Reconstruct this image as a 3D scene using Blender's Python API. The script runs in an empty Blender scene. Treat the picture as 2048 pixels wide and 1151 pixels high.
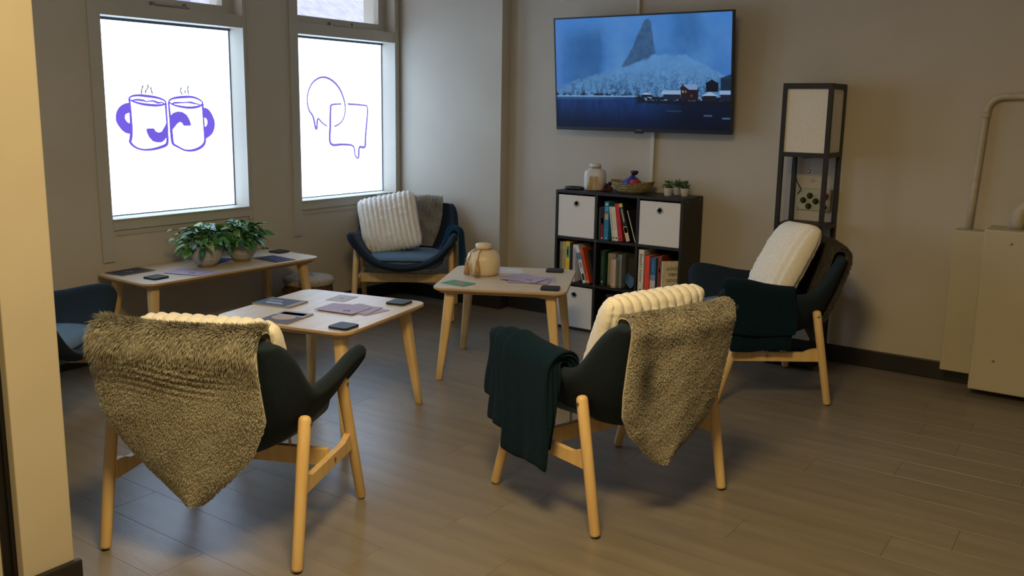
import bpy, bmesh, math, random
import numpy as np
from mathutils import Vector, Matrix, Euler
from mathutils.bvhtree import BVHTree
SC = bpy.context.scene
COL = SC.collection
R = math.radians
random.seed(7)
rng = np.random.default_rng(11)

# ------------------------------------------------------------------ camera
PITCH, ROLL, YAW, CAM_H, F_PX, PY = 0.178946, 0.016002, -0.605682, 1.42289, 1799.84, 539.85
def camera_basis():
    cy, sy = math.cos(YAW), math.sin(YAW)
    w = Vector((sy*math.cos(PITCH), cy*math.cos(PITCH), -math.sin(PITCH)))
    r = Vector((cy, -sy, 0)); u = r.cross(w)
    c, s = math.cos(ROLL), math.sin(ROLL)
    return r*c + u*s, u*c - r*s, w
cr, cu, cw = camera_basis()
cam = bpy.data.cameras.new('camera')
cam.sensor_width = 36.0
cam.lens = F_PX/2048*36.0
cam.shift_y = -(575.5-PY)/2048
cam.clip_start = 0.02
camo = bpy.data.objects.new('camera', cam)
COL.objects.link(camo)
camo.matrix_world = Matrix(((cr.x, cu.x, -cw.x, 0), (cr.y, cu.y, -cw.y, 0), (cr.z, cu.z, -cw.z, CAM_H), (0, 0, 0, 1)))
SC.camera = camo

# ------------------------------------------------------------------ world, lights, exposure
PANE_EMIT = 3.45
SKY = 2.2
WARM_ROOM = 68.0
WARM_HALL = 31.0
world = bpy.data.worlds.new('sky'); SC.world = world; world.use_nodes = True
wn = world.node_tree.nodes; wl = world.node_tree.links
bg = wn['Background']; bg.inputs[0].default_value = (0.80, 0.86, 1.0, 1); bg.inputs[1].default_value = SKY
def area(name, loc, size, power, col, rot=(0, 0, 0), sy=None):
    l = bpy.data.lights.new(name, 'AREA'); l.energy = power; l.color = col; l.size = size
    if sy: l.shape = 'RECTANGLE'; l.size_y = sy
    o = bpy.data.objects.new(name, l); COL.objects.link(o); o.location = loc; o.rotation_euler = rot
    return o
# warm ceiling panels: one just in front of the photographer, a second one behind
area('ceiling_panel_light', (-0.95, 1.15, 2.68), 0.6, WARM_ROOM, (1.0, 0.73, 0.33))
area('ceiling_panel_light', (-0.95, -1.3, 2.68), 0.6, WARM_HALL, (1.0, 0.73, 0.33))
SC.view_settings.view_transform = 'Standard'
SC.view_settings.look = 'None'
SC.view_settings.exposure = 0.0
SC.view_settings.gamma = 1.0
SC.view_settings.use_curve_mapping = False
SC.cycles.use_denoising = True
SC.cycles.max_bounces = 5
SC.cycles.diffuse_bounces = 3
SC.cycles.glossy_bounces = 3
SC.cycles.adaptive_threshold = 0.02
SC.cycles.sample_clamp_indirect = 6.0

# ------------------------------------------------------------------ materials
def srgb(r, g, b):
    def f(c):
        c /= 255.0
        return c/12.92 if c <= 0.04045 else ((c+0.055)/1.055)**2.4
    return (f(r), f(g), f(b), 1.0)
MATS = {}
def mat(name, col, rough=0.6, col2=None, scale=8.0, stretch=(1, 1, 1), bump=0.0, bscale=60.0, metal=0.0, sheen=0.0,
        spec=0.5, coord='Object', detail=4.0, ramp=(0.35, 0.65), attr=None, island=0.0, emit=None, estr=1.0, coat=0.0, trans=0.0):
    if name in MATS: return MATS[name]
    m = bpy.data.materials.new(name); m.use_nodes = True
    nt = m.node_tree; N = nt.nodes; L = nt.links
    b = N['Principled BSDF']
    b.inputs['Roughness'].default_value = rough
    b.inputs['Metallic'].default_value = metal
    b.inputs['Specular IOR Level'].default_value = spec
    b.inputs['Sheen Weight'].default_value = sheen
    b.inputs['Sheen Roughness'].default_value = 0.5
    b.inputs['Coat Weight'].default_value = coat
    b.inputs['Transmission Weight'].default_value = trans
    b.inputs['Base Color'].default_value = col
    tc = N.new('ShaderNodeTexCoord')
    mp = N.new('ShaderNodeMapping'); mp.inputs['Scale'].default_value = stretch
    L.new(tc.outputs[coord], mp.inputs['Vector'])
    last = None
    if attr:
        a = N.new('ShaderNodeAttribute'); a.attribute_name = attr
        last = a.outputs['Color']
    if col2 is not None:
        nz = N.new('ShaderNodeTexNoise'); nz.inputs['Scale'].default_value = scale; nz.inputs['Detail'].default_value = detail
        L.new(mp.outputs[0], nz.inputs['Vector'])
        rp = N.new('ShaderNodeValToRGB')
        rp.color_ramp.elements[0].position = ramp[0]; rp.color_ramp.elements[1].position = ramp[1]
        rp.color_ramp.elements[0].color = col; rp.color_ramp.elements[1].color = col2
        L.new(nz.outputs['Fac'], rp.inputs['Fac'])
        if last is not None:
            mx = N.new('ShaderNodeMixRGB'); mx.blend_type = 'MULTIPLY'; mx.inputs[0].default_value = 1.0
            L.new(last, mx.inputs[1]); L.new(rp.outputs[0], mx.inputs[2]); last = mx.outputs[0]
        else:
            last = rp.outputs[0]
    if island:
        oi = N.new('ShaderNodeObjectInfo')
        mr = N.new('ShaderNodeMapRange'); mr.inputs[3].default_value = 1-island; mr.inputs[4].default_value = 1+island
        L.new(oi.outputs['Random'], mr.inputs[0])
        mx = N.new('ShaderNodeMixRGB'); mx.blend_type = 'MULTIPLY'; mx.inputs[0].default_value = 1.0
        if last is not None: L.new(last, mx.inputs[1])
        else: mx.inputs[1].default_value = col
        L.new(mr.outputs[0], mx.inputs[2]); last = mx.outputs[0]
    if last is not None: L.new(last, b.inputs['Base Color'])
    if bump:
        n2 = N.new('ShaderNodeTexNoise'); n2.inputs['Scale'].default_value = bscale; n2.inputs['Detail'].default_value = 3
        L.new(mp.outputs[0], n2.inputs['Vector'])
        bp = N.new('ShaderNodeBump'); bp.inputs['Strength'].default_value = bump; bp.inputs['Distance'].default_value = 0.01
        L.new(n2.outputs['Fac'], bp.inputs['Height']); L.new(bp.outputs[0], b.inputs['Normal'])
    if emit is not None:
        b.inputs['Emission Color'].default_value = emit
        b.inputs['Emission Strength'].default_value = estr
    MATS[name] = m
    return m

WALL = mat('wall_paint', srgb(192, 184, 170), 0.85, srgb(197, 189, 175), 3.0, bump=0.02, bscale=300)
TRIM = mat('painted_trim', srgb(190, 185, 172), 0.5, srgb(184, 179, 167), 4.0)
CEIL = mat('ceiling_paint', srgb(225, 220, 208), 0.9, srgb(218, 213, 202), 2.0)
BLACKBASE = mat('dark_skirting', srgb(30, 29, 28), 0.45, srgb(38, 36, 34), 6.0)
WOOD = mat('birch_wood', srgb(218, 182, 124), 0.5, srgb(232, 202, 150), 5.0, stretch=(6, 6, 0.8), bump=0.03, bscale=60, ramp=(0.3, 0.7))
ASH = mat('ash_veneer', srgb(206, 189, 166), 0.40, srgb(222, 206, 184), 4.0, stretch=(1.2, 9, 3), bump=0.02, bscale=60, ramp=(0.3, 0.7))
ASHEDGE = mat('ash_edge', srgb(192, 156, 108), 0.5, srgb(206, 172, 126), 6.0, stretch=(1, 1, 12))
FLOORM = mat('vinyl_plank', srgb(113, 105, 94), 0.32, srgb(138, 129, 117), 2.6, stretch=(0.55, 5.5, 1), bump=0.05, bscale=30, coord='Object', island=0.045, detail=8.0, ramp=(0.25, 0.75))
SUBFLOOR = mat('floor_joint', srgb(60, 52, 46), 0.8)
FABRIC = mat('slate_blue_fabric', srgb(30, 41, 53), 0.95, srgb(37, 50, 64), 260.0, bump=0.25, bscale=420, sheen=0.04, spec=0.15)
SEATFAB = mat('blue_seat_fabric', srgb(84, 108, 128), 0.95, srgb(94, 120, 140), 240.0, bump=0.25, bscale=400, sheen=0.05, spec=0.15)
METAL = mat('brushed_steel', srgb(170, 168, 162), 0.3, metal=1.0)
BLACKPL = mat('black_plastic', srgb(18, 18, 20), 0.4)
BLACKWD = mat('black_brown_wood', srgb(24, 20, 19), 0.5, srgb(32, 27, 25), 5.0, stretch=(1, 1, 8))

# ------------------------------------------------------------------ mesh helpers
def obj(name, me, m=None, parent=None, smooth=False):
    o = bpy.data.objects.new(name, me); COL.objects.link(o)
    if m is not None:
        me.materials.clear(); me.materials.append(m)
    if parent is not None: o.parent = parent
    if smooth:
        for p in me.polygons: p.use_smooth = True
    return o
def tag(o, label=None, cat=None, group=None, kind=None):
    if label: o['label'] = label
    if cat: o['category'] = cat
    if group: o['group'] = group
    if kind: o['kind'] = kind
    return o
def thing(name, label, cat, loc=(0, 0, 0), rz=0.0, group=None):
    o = bpy.data.objects.new(name, None); COL.objects.link(o); o.empty_display_size = 0.1
    o.location = loc; o.rotation_euler = (0, 0, rz)
    return tag(o, label, cat, group)
def b2m(bm, name='m'):
    bmesh.ops.recalc_face_normals(bm, faces=bm.faces)
    me = bpy.data.meshes.new(name); bm.to_mesh(me); bm.free(); return me
def add_box(bm, c, s, rot=None, bevel=0.0, seg=2):
    M4 = Matrix.Translation(c) @ (rot.to_4x4() if rot is not None else Matrix.Identity(4)) @ Matrix.Diagonal((s[0], s[1], s[2], 1))
    g = bmesh.ops.create_cube(bm, size=1.0, matrix=M4)
    if bevel:
        es = list({e for v in g['verts'] for e in v.link_edges})
        bmesh.ops.bevel(bm, geom=es, offset=bevel, segments=seg, profile=0.5, affect='EDGES')
def box(name, lo, hi, m, parent=None, bevel=0.0, seg=2):
    bm = bmesh.new()
    c = [(a+b)/2 for a, b in zip(lo, hi)]; s = [b-a for a, b in zip(lo, hi)]
    add_box(bm, c, s, None, bevel, seg)
    return obj(name, b2m(bm, name), m, parent)
def boxes(name, lst, m, parent=None, bevel=0.0):
    bm = bmesh.new()
    for lo, hi in lst:
        add_box(bm, [(a+b)/2 for a, b in zip(lo, hi)], [b-a for a, b in zip(lo, hi)], None, bevel)
    return obj(name, b2m(bm, name), m, parent)
def frame_of(d):
    d = Vector(d).normalized()
    a = Vector((0, 0, 1)) if abs(d.z) < 0.95 else Vector((1, 0, 0))
    x = a.cross(d).normalized(); y = d.cross(x); return x, y, d
def add_tube(bm, pts, rads, n=10, cap=True, sx=1.0, sy=1.0):
    pts = [Vector(p) for p in pts]
    if not hasattr(rads, '__len__'): rads = [rads]*len(pts)
    rings = []; X = None
    for i, p in enumerate(pts):
        d = (pts[min(i+1, len(pts)-1)] - pts[max(i-1, 0)])
        if d.length < 1e-9: d = Vector((0, 0, 1))
        x, y, d = frame_of(d)
        if X is not None:
            x = (X - d*X.dot(d)).normalized(); y = d.cross(x)
        X = x
        rings.append([bm.verts.new(p + x*(rads[i]*sx*math.cos(2*math.pi*k/n)) + y*(rads[i]*sy*math.sin(2*math.pi*k/n))) for k in range(n)])
    for a, b in zip(rings, rings[1:]):
        for k in range(n): bm.faces.new((a[k], a[(k+1) % n], b[(k+1) % n], b[k]))
    if cap:
        bm.faces.new(rings[0][::-1]); bm.faces.new(rings[-1])
def tube(name, pts, rads, m, parent=None, n=10, smooth=True):
    bm = bmesh.new(); add_tube(bm, pts, rads, n)
    return obj(name, b2m(bm, name), m, parent, smooth)
def round_rod(p0, p1, r0, r1, k=3):
    # points and radii of a tapered rod with rounded ends
    p0, p1 = Vector(p0), Vector(p1); d = (p1-p0).normalized(); L = (p1-p0).length
    P, Q = [], []
    for i in range(k+1):
        a = math.pi/2*i/k; P.append(p0+d*(r0*0.55*(1-math.sin(a)) if i else r0*0.55)*1.0 if False else p0+d*(r0*0.55*(1-math.cos(a)))); Q.append(max(r0*(0.45+0.55*math.sin(a)), 1e-4))
    for i in range(k+1):
        a = math.pi/2*i/k; P.append(p1-d*(r1*0.75*(1-math.sin(a)))); Q.append(max(r1*(0.25+0.75*math.cos(a)), 1e-4))
    return P, Q
def lathe(name, prof, m, parent=None, n=32, loc=(0, 0, 0), smooth=True, fn=None):
    bm = bmesh.new(); rings = []
    for r, z in prof:
        ring = []
        for k in range(n):
            a = 2*math.pi*k/n; rr = max(r, 1e-4)
            v = Vector((rr*math.cos(a), rr*math.sin(a), z))
            if fn: v = fn(v, a)
            ring.append(bm.verts.new(v + Vector(loc)))
        rings.append(ring)
    for a, b in zip(rings, rings[1:]):
        for k in range(n): bm.faces.new((a[k], a[(k+1) % n], b[(k+1) % n], b[k]))
    bm.faces.new(rings[0][::-1]); bm.faces.new(rings[-1])
    return obj(name, b2m(bm, name), m, parent, smooth)
def grid_mesh(P, name='g', closed=False):
    nu, nv = P.shape[:2]
    me = bpy.data.meshes.new(name)
    idx = np.arange(nu*nv).reshape(nu, nv)
    f = np.stack([idx[:-1, :-1], idx[1:, :-1], idx[1:, 1:], idx[:-1, 1:]], -1).reshape(-1, 4)
    me.from_pydata(P.reshape(-1, 3).tolist(), [], f.tolist())
    me.update(); return me
def baked(me, mods):
    o = bpy.data.objects.new('tmp', me); COL.objects.link(o)
    for typ, kw in mods:
        md = o.modifiers.new(typ, typ)
        for k, v in kw.items(): setattr(md, k, v)
    dg = bpy.context.evaluated_depsgraph_get()
    out = bpy.data.meshes.new_from_object(o.evaluated_get(dg))
    bpy.data.objects.remove(o, do_unlink=True)
    return out
def outline_prism(bm, pts, z0, z1):
    a = [bm.verts.new((x, y, z0)) for x, y in pts]; b = [bm.verts.new((x, y, z1)) for x, y in pts]
    n = len(pts)
    bm.faces.new(a[::-1]); bm.faces.new(b)
    for i in range(n): bm.faces.new((a[i], a[(i+1) % n], b[(i+1) % n], b[i]))
def rrect(w, d, r, k=6):
    out = []
    for cx, cy, a0 in ((w/2-r, d/2-r, 0), (-w/2+r, d/2-r, 90), (-w/2+r, -d/2+r, 180), (w/2-r, -d/2+r, 270)):
        for i in range(k+1):
            a = R(a0+90*i/k); out.append((cx+r*math.cos(a), cy+r*math.sin(a)))
    return out
def catmull(P, n):
    P = np.array(P, float); m = len(P)
    t = np.linspace(0, m-1, n); out = []
    for x in t:
        i = min(int(x), m-2); u = x-i
        p0, p1, p2, p3 = P[max(i-1, 0)], P[i], P[i+1], P[min(i+2, m-1)]
        out.append(0.5*((2*p1)+(-p0+p2)*u+(2*p0-5*p1+4*p2-p3)*u*u+(-p0+3*p1-3*p2+p3)*u**3))
    return np.array(out)
def vnoise(shape, cells, seed):
    # smooth value noise on a grid
    g = np.random.default_rng(seed).random((cells[0]+2, cells[1]+2))
    y = np.linspace(0, cells[0], shape[0]); x = np.linspace(0, cells[1], shape[1])
    yi = np.minimum(y.astype(int), cells[0]-0); xi = np.minimum(x.astype(int), cells[1]-0)
    fy = (y-yi)[:, None]; fx = (x-xi)[None, :]
    fy = fy*fy*(3-2*fy); fx = fx*fx*(3-2*fx)
    a = g[np.ix_(yi, xi)]; b = g[np.ix_(yi, xi+1)]; c = g[np.ix_(yi+1, xi)]; d = g[np.ix_(yi+1, xi+1)]
    return (a*(1-fx)+b*fx)*(1-fy)+(c*(1-fx)+d*fx)*fy
def fbm(shape, cells, seed, oct=4):
    s = 0; amp = 1.0; tot = 0
    for k in range(oct):
        s = s + amp*vnoise(shape, (cells[0]*2**k, cells[1]*2**k), seed+k); tot += amp; amp *= 0.55
    return s/tot
def text_mesh(body, size, depth=0.0004, align='CENTER'):
    cu_ = bpy.data.curves.new('t', 'FONT'); cu_.body = body; cu_.size = size; cu_.extrude = depth; cu_.align_x = align; cu_.align_y = 'CENTER'
    cu_.resolution_u = 3
    o = bpy.data.objects.new('t', cu_); COL.objects.link(o)
    dg = bpy.context.evaluated_depsgraph_get()
    me = bpy.data.meshes.new_from_object(o.evaluated_get(dg))
    bpy.data.objects.remove(o, do_unlink=True)
    return me

# ------------------------------------------------------------------ room shell
XW, YL, YT, XR_, YN = -4.60, 5.13, 5.235, 2.6, -2.2
HC = 2.72
XC = -3.665          # return between pier wall and television wall
fl = box('floor', (XW-0.3, YN, -0.08), (XR_, YT+0.1, -0.004), SUBFLOOR); tag(fl, kind='structure')
plank_me = {}
def plank(x0, x1, y0, y1):
    L_, W_ = round(x1-x0, 3), round(y1-y0, 3)
    if (L_, W_) not in plank_me:
        bm = bmesh.new(); g = 0.0003
        a = [bm.verts.new((sx*(L_/2-g), sy*(W_/2-g), -0.0039)) for sx, sy in ((-1, -1), (1, -1), (1, 1), (-1, 1))]
        b = [bm.verts.new((sx*(L_/2-g), sy*(W_/2-g), -0.0008)) for sx, sy in ((-1, -1), (1, -1), (1, 1), (-1, 1))]
        c = [bm.verts.new((sx*(L_/2-g-0.0005), sy*(W_/2-g-0.0005), 0.0)) for sx, sy in ((-1, -1), (1, -1), (1, 1), (-1, 1))]
        for p, q in ((a, b), (b, c)):
            for k in range(4): bm.faces.new((p[k], p[(k+1) % 4], q[(k+1) % 4], q[k]))
        bm.faces.new(c)
        plank_me[(L_, W_)] = b2m(bm, 'plank')
    o = obj('plank', plank_me[(L_, W_)], FLOORM, fl)
    o.location = ((x0+x1)/2, (y0+y1)/2, 0)
row = 0; y = 2.2-0.184*19
rp = random.Random(3)
while y < YT:
    y0, y1 = max(y, -1.2), min(y+0.184, YT)
    if y1 > y0+0.01:
        x = -1.82-1.22*3 if abs(y-2.2) < 0.01 else XW-rp.random()*1.1
        while x < XR_-0.6:
            a, b_ = max(x, XW), min(x+1.22, 2.0)
            if b_-a > 0.03: plank(a, b_, y0, y1)
            x += 1.22
    y += 0.184
tag(box('ceiling', (XW-0.3, YN, HC), (XR_, YT+0.1, HC+0.08), CEIL), kind='structure')

# window wall with two seen openings and an unseen one added for daylight
W1, W2, W_ADDED = (2.777, 3.702), (4.142, 5.072), (1.412, 2.337)
ZS, ZT = 0.775, 2.56
wl_ = [((XW-0.3, YN, 0), (XW, W_ADDED[0], HC)), ((XW-0.3, W_ADDED[1], 0), (XW, W1[0], HC)), ((XW-0.3, W_ADDED[0], 0), (XW, W_ADDED[1], ZS)), ((XW-0.3, W_ADDED[0], ZT), (XW, W_ADDED[1], HC)), ((XW-0.3, W1[1], 0), (XW, W2[0], HC)), ((XW-0.3, W2[1], 0), (XW, YT+0.1, HC)),
       ((XW-0.3, W1[0], 0), (XW, W1[1], ZS)), ((XW-0.3, W2[0], 0), (XW, W2[1], ZS)),
       ((XW-0.3, W1[0], ZT), (XW, W1[1], HC)), ((XW-0.3, W2[0], ZT), (XW, W2[1], HC))]
tag(boxes('wall_left', wl_, WALL), kind='structure')
tag(box('wall_pier', (XW, YL, 0), (XC, YT+0.1, HC), WALL), kind='structure')
tag(box('wall_back', (XC, YT, 0), (XR_, YT+0.1, HC), WALL), kind='structure')
tag(box('wall_right', (XR_, YN, 0), (XR_+0.1, YT+0.1, HC), WALL), kind='structure')
tag(box('wall_front', (XW-0.3, YN-0.1, 0), (XR_+0.1, YN, HC), WALL), kind='structure')
# stub wall by the doorway, and door lining
PX0, PY0, PY1 = -2.455, 1.150, 1.297
tag(box('wall_partition', (XW, PY0, 0), (PX0, PY1, HC), WALL, bevel=0.004), kind='structure')
door = boxes('trim_1', [((-2.56, PY0-0.035, 0), (-2.495, PY0-0.0002, HC)), ((-2.495, PY0-0.012, 0), (-2.487, PY0-0.0002, HC))], BLACKPL); tag(door, kind='structure')
box('strip', (-2.553, PY0-0.045, 0.0), (-2.521, PY0-0.0352, HC-0.001), TRIM, door)
box('strip', (-2.5165, PY0-0.045, 0.0), (-2.5005, PY0-0.0352, HC-0.001), TRIM, door)

def baseboard(name, lo, hi): tag(box(name, lo, hi, BLACKBASE, bevel=0.004), kind='structure')
BH = 0.10
baseboard('baseboard_left', (XW, PY1, 0.0005), (XW+0.016, YL, BH))
baseboard('baseboard_pier', (XW+0.016, YL-0.016, 0.0005), (XC+0.016, YL, BH))
baseboard('baseboard_return', (XC, YL, 0.0005), (XC+0.016, YT, BH))
baseboard('baseboard_back', (XC+0.016, YT-0.016, 0.0005), (XR_, YT, BH))
baseboard('baseboard_partition', (PX0, PY0-0.01, 0.0005), (PX0+0.022, PY1+0.012, 0.09))

# ------------------------------------------------------------------ windows
PANE = bpy.data.materials.new('frosted_daylit_glass'); PANE.use_nodes = True
_n = PANE.node_tree.nodes; _l = PANE.node_tree.links
_b = _n['Principled BSDF']; _b.inputs['Base Color'].default_value = (0.75, 0.78, 0.85, 1); _b.inputs['Roughness'].default_value = 0.4
_b.inputs['Emission Color'].default_value = (0.58, 0.79, 1.08, 1); _b.inputs['Emission Strength'].default_value = PANE_EMIT
CLEAR = bpy.data.materials.new('clear_glass'); CLEAR.use_nodes = True
_n = CLEAR.node_tree.nodes; _l = CLEAR.node_tree.links; _n.remove(_n['Principled BSDF'])
_t = _n.new('ShaderNodeBsdfTransparent'); _t.inputs[0].default_value = (0.93, 0.95, 0.97, 1); _g = _n.new('ShaderNodeBsdfGlossy'); _g.inputs['Roughness'].default_value = 0.02
_m = _n.new('ShaderNodeMixShader'); _m.inputs[0].default_value = 0.06
_l.new(_t.outputs[0], _m.inputs[1]); _l.new(_g.outputs[0], _m.inputs[2]); _l.new(_m.outputs[0], _n['Material Output'].inputs[0])
PURPLE = mat('purple_vinyl', srgb(104, 84, 205), 0.5, emit=srgb(112, 92, 222), estr=0.9)  # emission stands in for daylight glowing through the film
STEAMC = mat('grey_vinyl', srgb(120, 118, 130), 0.5, emit=srgb(150, 148, 160), estr=0.5)  # backlight from the pane put in as weaker emission
XG = -4.730
DEC = {
 'rim1': [(3.004, 1.44), (3.022, 1.451), (3.063, 1.456), (3.11, 1.453), (3.162, 1.448), (3.204, 1.439), (3.233, 1.425), (3.229, 1.41), (3.202, 1.403), (3.159, 1.401), (3.102, 1.405), (3.056, 1.413), (3.02, 1.424), (3.003, 1.434), (3.004, 1.44)],
 'body1': [(3.003, 1.434), (3.006, 1.383), (3.006, 1.321), (3.005, 1.259), (2.999, 1.214), (2.994, 1.195), (3.013, 1.172), (3.049, 1.154), (3.091, 1.148), (3.143, 1.151), (3.193, 1.162), (3.223, 1.173), (3.233, 1.192), (3.235, 1.243), (3.237, 1.312), (3.235, 1.363), (3.235, 1.414)],
 'cof1': [(3.02, 1.426), (3.048, 1.431), (3.094, 1.427), (3.108, 1.422), (3.151, 1.426), (3.184, 1.416), (3.208, 1.418), (3.222, 1.412)],
 'H1': [(3.005, 1.414), (2.974, 1.409), (2.941, 1.39), (2.921, 1.362), (2.914, 1.329), (2.919, 1.301), (2.942, 1.268), (2.967, 1.247), (3.001, 1.239), (3.005, 1.296), (2.985, 1.305), (2.972, 1.321), (2.97, 1.338), (2.979, 1.352), (3.0, 1.358)],
 'S1': [(3.099, 1.264), (3.11, 1.27), (3.148, 1.27), (3.159, 1.253), (3.178, 1.245), (3.198, 1.25), (3.219, 1.278), (3.235, 1.304), (3.238, 1.278), (3.231, 1.22), (3.214, 1.201), (3.194, 1.188), (3.165, 1.188), (3.137, 1.196), (3.114, 1.22), (3.102, 1.247)],
 'rim2': [(3.255, 1.425), (3.273, 1.438), (3.308, 1.447), (3.359, 1.452), (3.415, 1.453), (3.461, 1.441), (3.487, 1.424), (3.483, 1.409), (3.454, 1.396), (3.396, 1.39), (3.335, 1.395), (3.291, 1.404), (3.262, 1.417), (3.255, 1.425)],
 'body2': [(3.255, 1.423), (3.257, 1.372), (3.261, 1.312), (3.263, 1.252), (3.266, 1.195), (3.275, 1.174), (3.302, 1.16), (3.341, 1.141), (3.377, 1.135), (3.424, 1.139), (3.467, 1.156), (3.489, 1.177), (3.495, 1.204), (3.492, 1.276), (3.49, 1.347), (3.489, 1.413)],
 'cof2': [(3.279, 1.411), (3.296, 1.417), (3.347, 1.419), (3.398, 1.421), (3.434, 1.415), (3.467, 1.409)],
 'S2': [(3.262, 1.342), (3.283, 1.359), (3.314, 1.367), (3.344, 1.364), (3.373, 1.347), (3.39, 1.32), (3.4, 1.29), (3.395, 1.283), (3.349, 1.283), (3.34, 1.299), (3.325, 1.306), (3.307, 1.297), (3.283, 1.273), (3.266, 1.257)],
 'H2': [(3.494, 1.391), (3.522, 1.385), (3.547, 1.36), (3.567, 1.32), (3.571, 1.289), (3.561, 1.253), (3.54, 1.226), (3.501, 1.203), (3.497, 1.276), (3.508, 1.28), (3.518, 1.302), (3.511, 1.325), (3.495, 1.331)],
 'st0': [(3.095, 1.512), (3.084, 1.487), (3.08, 1.458)],
 'st1': [(3.124, 1.519), (3.125, 1.5), (3.107, 1.479), (3.111, 1.467)],
 'st2': [(3.143, 1.505), (3.145, 1.486), (3.153, 1.463)],
 'st3': [(3.347, 1.507), (3.338, 1.489), (3.352, 1.463)],
 'st4': [(3.37, 1.492), (3.37, 1.472)],
 'st5': [(3.392, 1.518), (3.389, 1.494), (3.394, 1.465)],
 'circ': [(4.51, 1.272), (4.465, 1.294), (4.425, 1.324), (4.414, 1.261), (4.402, 1.261), (4.382, 1.336), (4.344, 1.385), (4.331, 1.451), (4.348, 1.516), (4.394, 1.575), (4.474, 1.607), (4.554, 1.593), (4.623, 1.548), (4.669, 1.481), (4.691, 1.405), (4.677, 1.336), (4.64, 1.293), (4.58, 1.268)],
 'sq': [(4.651, 1.427), (4.561, 1.42), (4.548, 1.395), (4.54, 1.268), (4.542, 1.149), (4.66, 1.141), (4.763, 1.127), (4.781, 1.064), (4.806, 1.037), (4.819, 1.054), (4.828, 1.116), (4.884, 1.118), (4.893, 1.195), (4.913, 1.336), (4.914, 1.407), (4.877, 1.42), (4.716, 1.427)],
}
def smooth_path(p, n=4):
    return catmull(p, (len(p)-1)*n+1)
def ribbon(name, path, w, m, parent, n=4):
    P = smooth_path(path, n); T = np.gradient(P, axis=0); T /= np.linalg.norm(T, axis=1)[:, None]+1e-9
    Nn = np.stack([-T[:, 1], T[:, 0]], 1)
    ww = w*(0.75+0.5*np.sin(np.linspace(0, 7, len(P)))**2)[:, None]/2
    A, B = P+Nn*ww, P-Nn*ww
    bm = bmesh.new(); rows = []
    for a, b in zip(A, B):
        rows.append([bm.verts.new((x, q[0], q[1])) for q in (a, b) for x in (XG+0.0062, XG+0.0075)])
    for r0, r1 in zip(rows, rows[1:]):
        for i, j in ((0, 1), (1, 3), (3, 2), (2, 0)): bm.faces.new((r0[i], r0[j], r1[j], r1[i]))
    return obj(name, b2m(bm, name), m, parent)
def blob(name, path, m, parent):
    P = path
    bm = bmesh.new()
    a = [bm.verts.new((XG+0.0062, q[0], q[1])) for q in P]; b = [bm.verts.new((XG+0.0082, q[0], q[1])) for q in P]
    bm.faces.new(a); bm.faces.new(b[::-1])
    for i in range(len(P)): bm.faces.new((a[i], a[(i+1) % len(P)], b[(i+1) % len(P)], b[i]))
    bmesh.ops.triangulate(bm, faces=[f for f in bm.faces if len(f.verts) > 4], ngon_method='EAR_CLIP')
    return obj(name, b2m(bm, name), m, parent)
def crescent(name, path, cut, m, parent):
    # mug handle: band between its outer arc and its inner arc
    A = catmull(path[:cut], 28); B = catmull(path[cut:][::-1], 28)
    bm = bmesh.new(); rows = [[bm.verts.new((x, q[0], q[1])) for q in (a_, b_) for x in (XG+0.0062, XG+0.0082)] for a_, b_ in zip(A, B)]
    for r0, r1 in zip(rows, rows[1:]):
        for i, j in ((0, 1), (1, 3), (3, 2), (2, 0)): bm.faces.new((r0[i], r0[j], r1[j], r1[i]))
    return obj(name, b2m(bm, name), m, parent)
def window(name, y0, y1):
    # fixed outer frame (architrave, transom, sill), glazing and a top-hung sash
    fr = [((XW, y0-0.07, 0.55), (XW+0.012, y0, HC-0.02)), ((XW, y1, 0.70), (XW+0.012, y1+0.034, HC-0.02)),
          ((XW, y0-0.0, 0.722), (XW+0.014, y1+0.034, ZS)),
          ((XG-0.03, y0, 1.872), (XW+0.006, y1, 1.946)),
          ((XG-0.03, y0, ZS), (XW+0.022, y1, ZS+0.008))]
    o = boxes(name, fr, TRIM); tag(o, kind='structure')
    boxes('apron_moulding', [((XW, y0+0.02, 0.690), (XW+0.007, y1+0.02, 0.698)), ((XW+0.012, y1+0.026, 0.70), (XW+0.017, y1+0.034, HC-0.02))], TRIM, o)
    box('frosted_pane', (XG, y0, ZS+0.008), (XG+0.006, y1, 1.872), PANE, o)
    boxes('glazing_bead', [((XG+0.006, y0, 1.858), (XG+0.02, y1, 1.872)), ((XG+0.006, y1-0.006, ZS+0.008), (XG+0.012, y1, 1.858)), ((XG+0.006, y0, ZS+0.008), (XG+0.014, y1, ZS+0.013))], mat('bead_grey', srgb(96, 94, 104), 0.5), o)
    s = boxes('top_hung_sash', [((XG, y0, 1.946), (XG+0.05, y1-0.0, 2.0)), ((XG, y1-0.075, 2.0), (XG+0.05, y1-0.0, ZT)), ((XG, y0, 2.0), (XG+0.05, y0+0.05, ZT)), ((XG, y0+0.05, ZT-0.05), (XG+0.05, y1-0.075, ZT))], TRIM, o)
    box('clear_pane', (XG+0.012, y0+0.05, 2.0), (XG+0.018, y1-0.075, ZT-0.05), CLEAR, s)
    ym = (y0+y1)/2+0.05
    boxes('stay_bar', [((XG+0.05, ym-0.15, 1.958), (XG+0.062, ym+0.10, 1.966)), ((XG+0.05, ym-0.155, 1.952), (XG+0.072, ym-0.135, 1.975)), ((XG+0.05, ym+0.06, 1.955), (XG+0.07, ym+0.072, 1.982))], METAL, s)
    return o
win1 = window('window_1', *W1)
win2 = window('window_2', *W2)
win_added = window('window_added', *W_ADDED)  # extra window out of view, added to bring more daylight into the room
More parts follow.
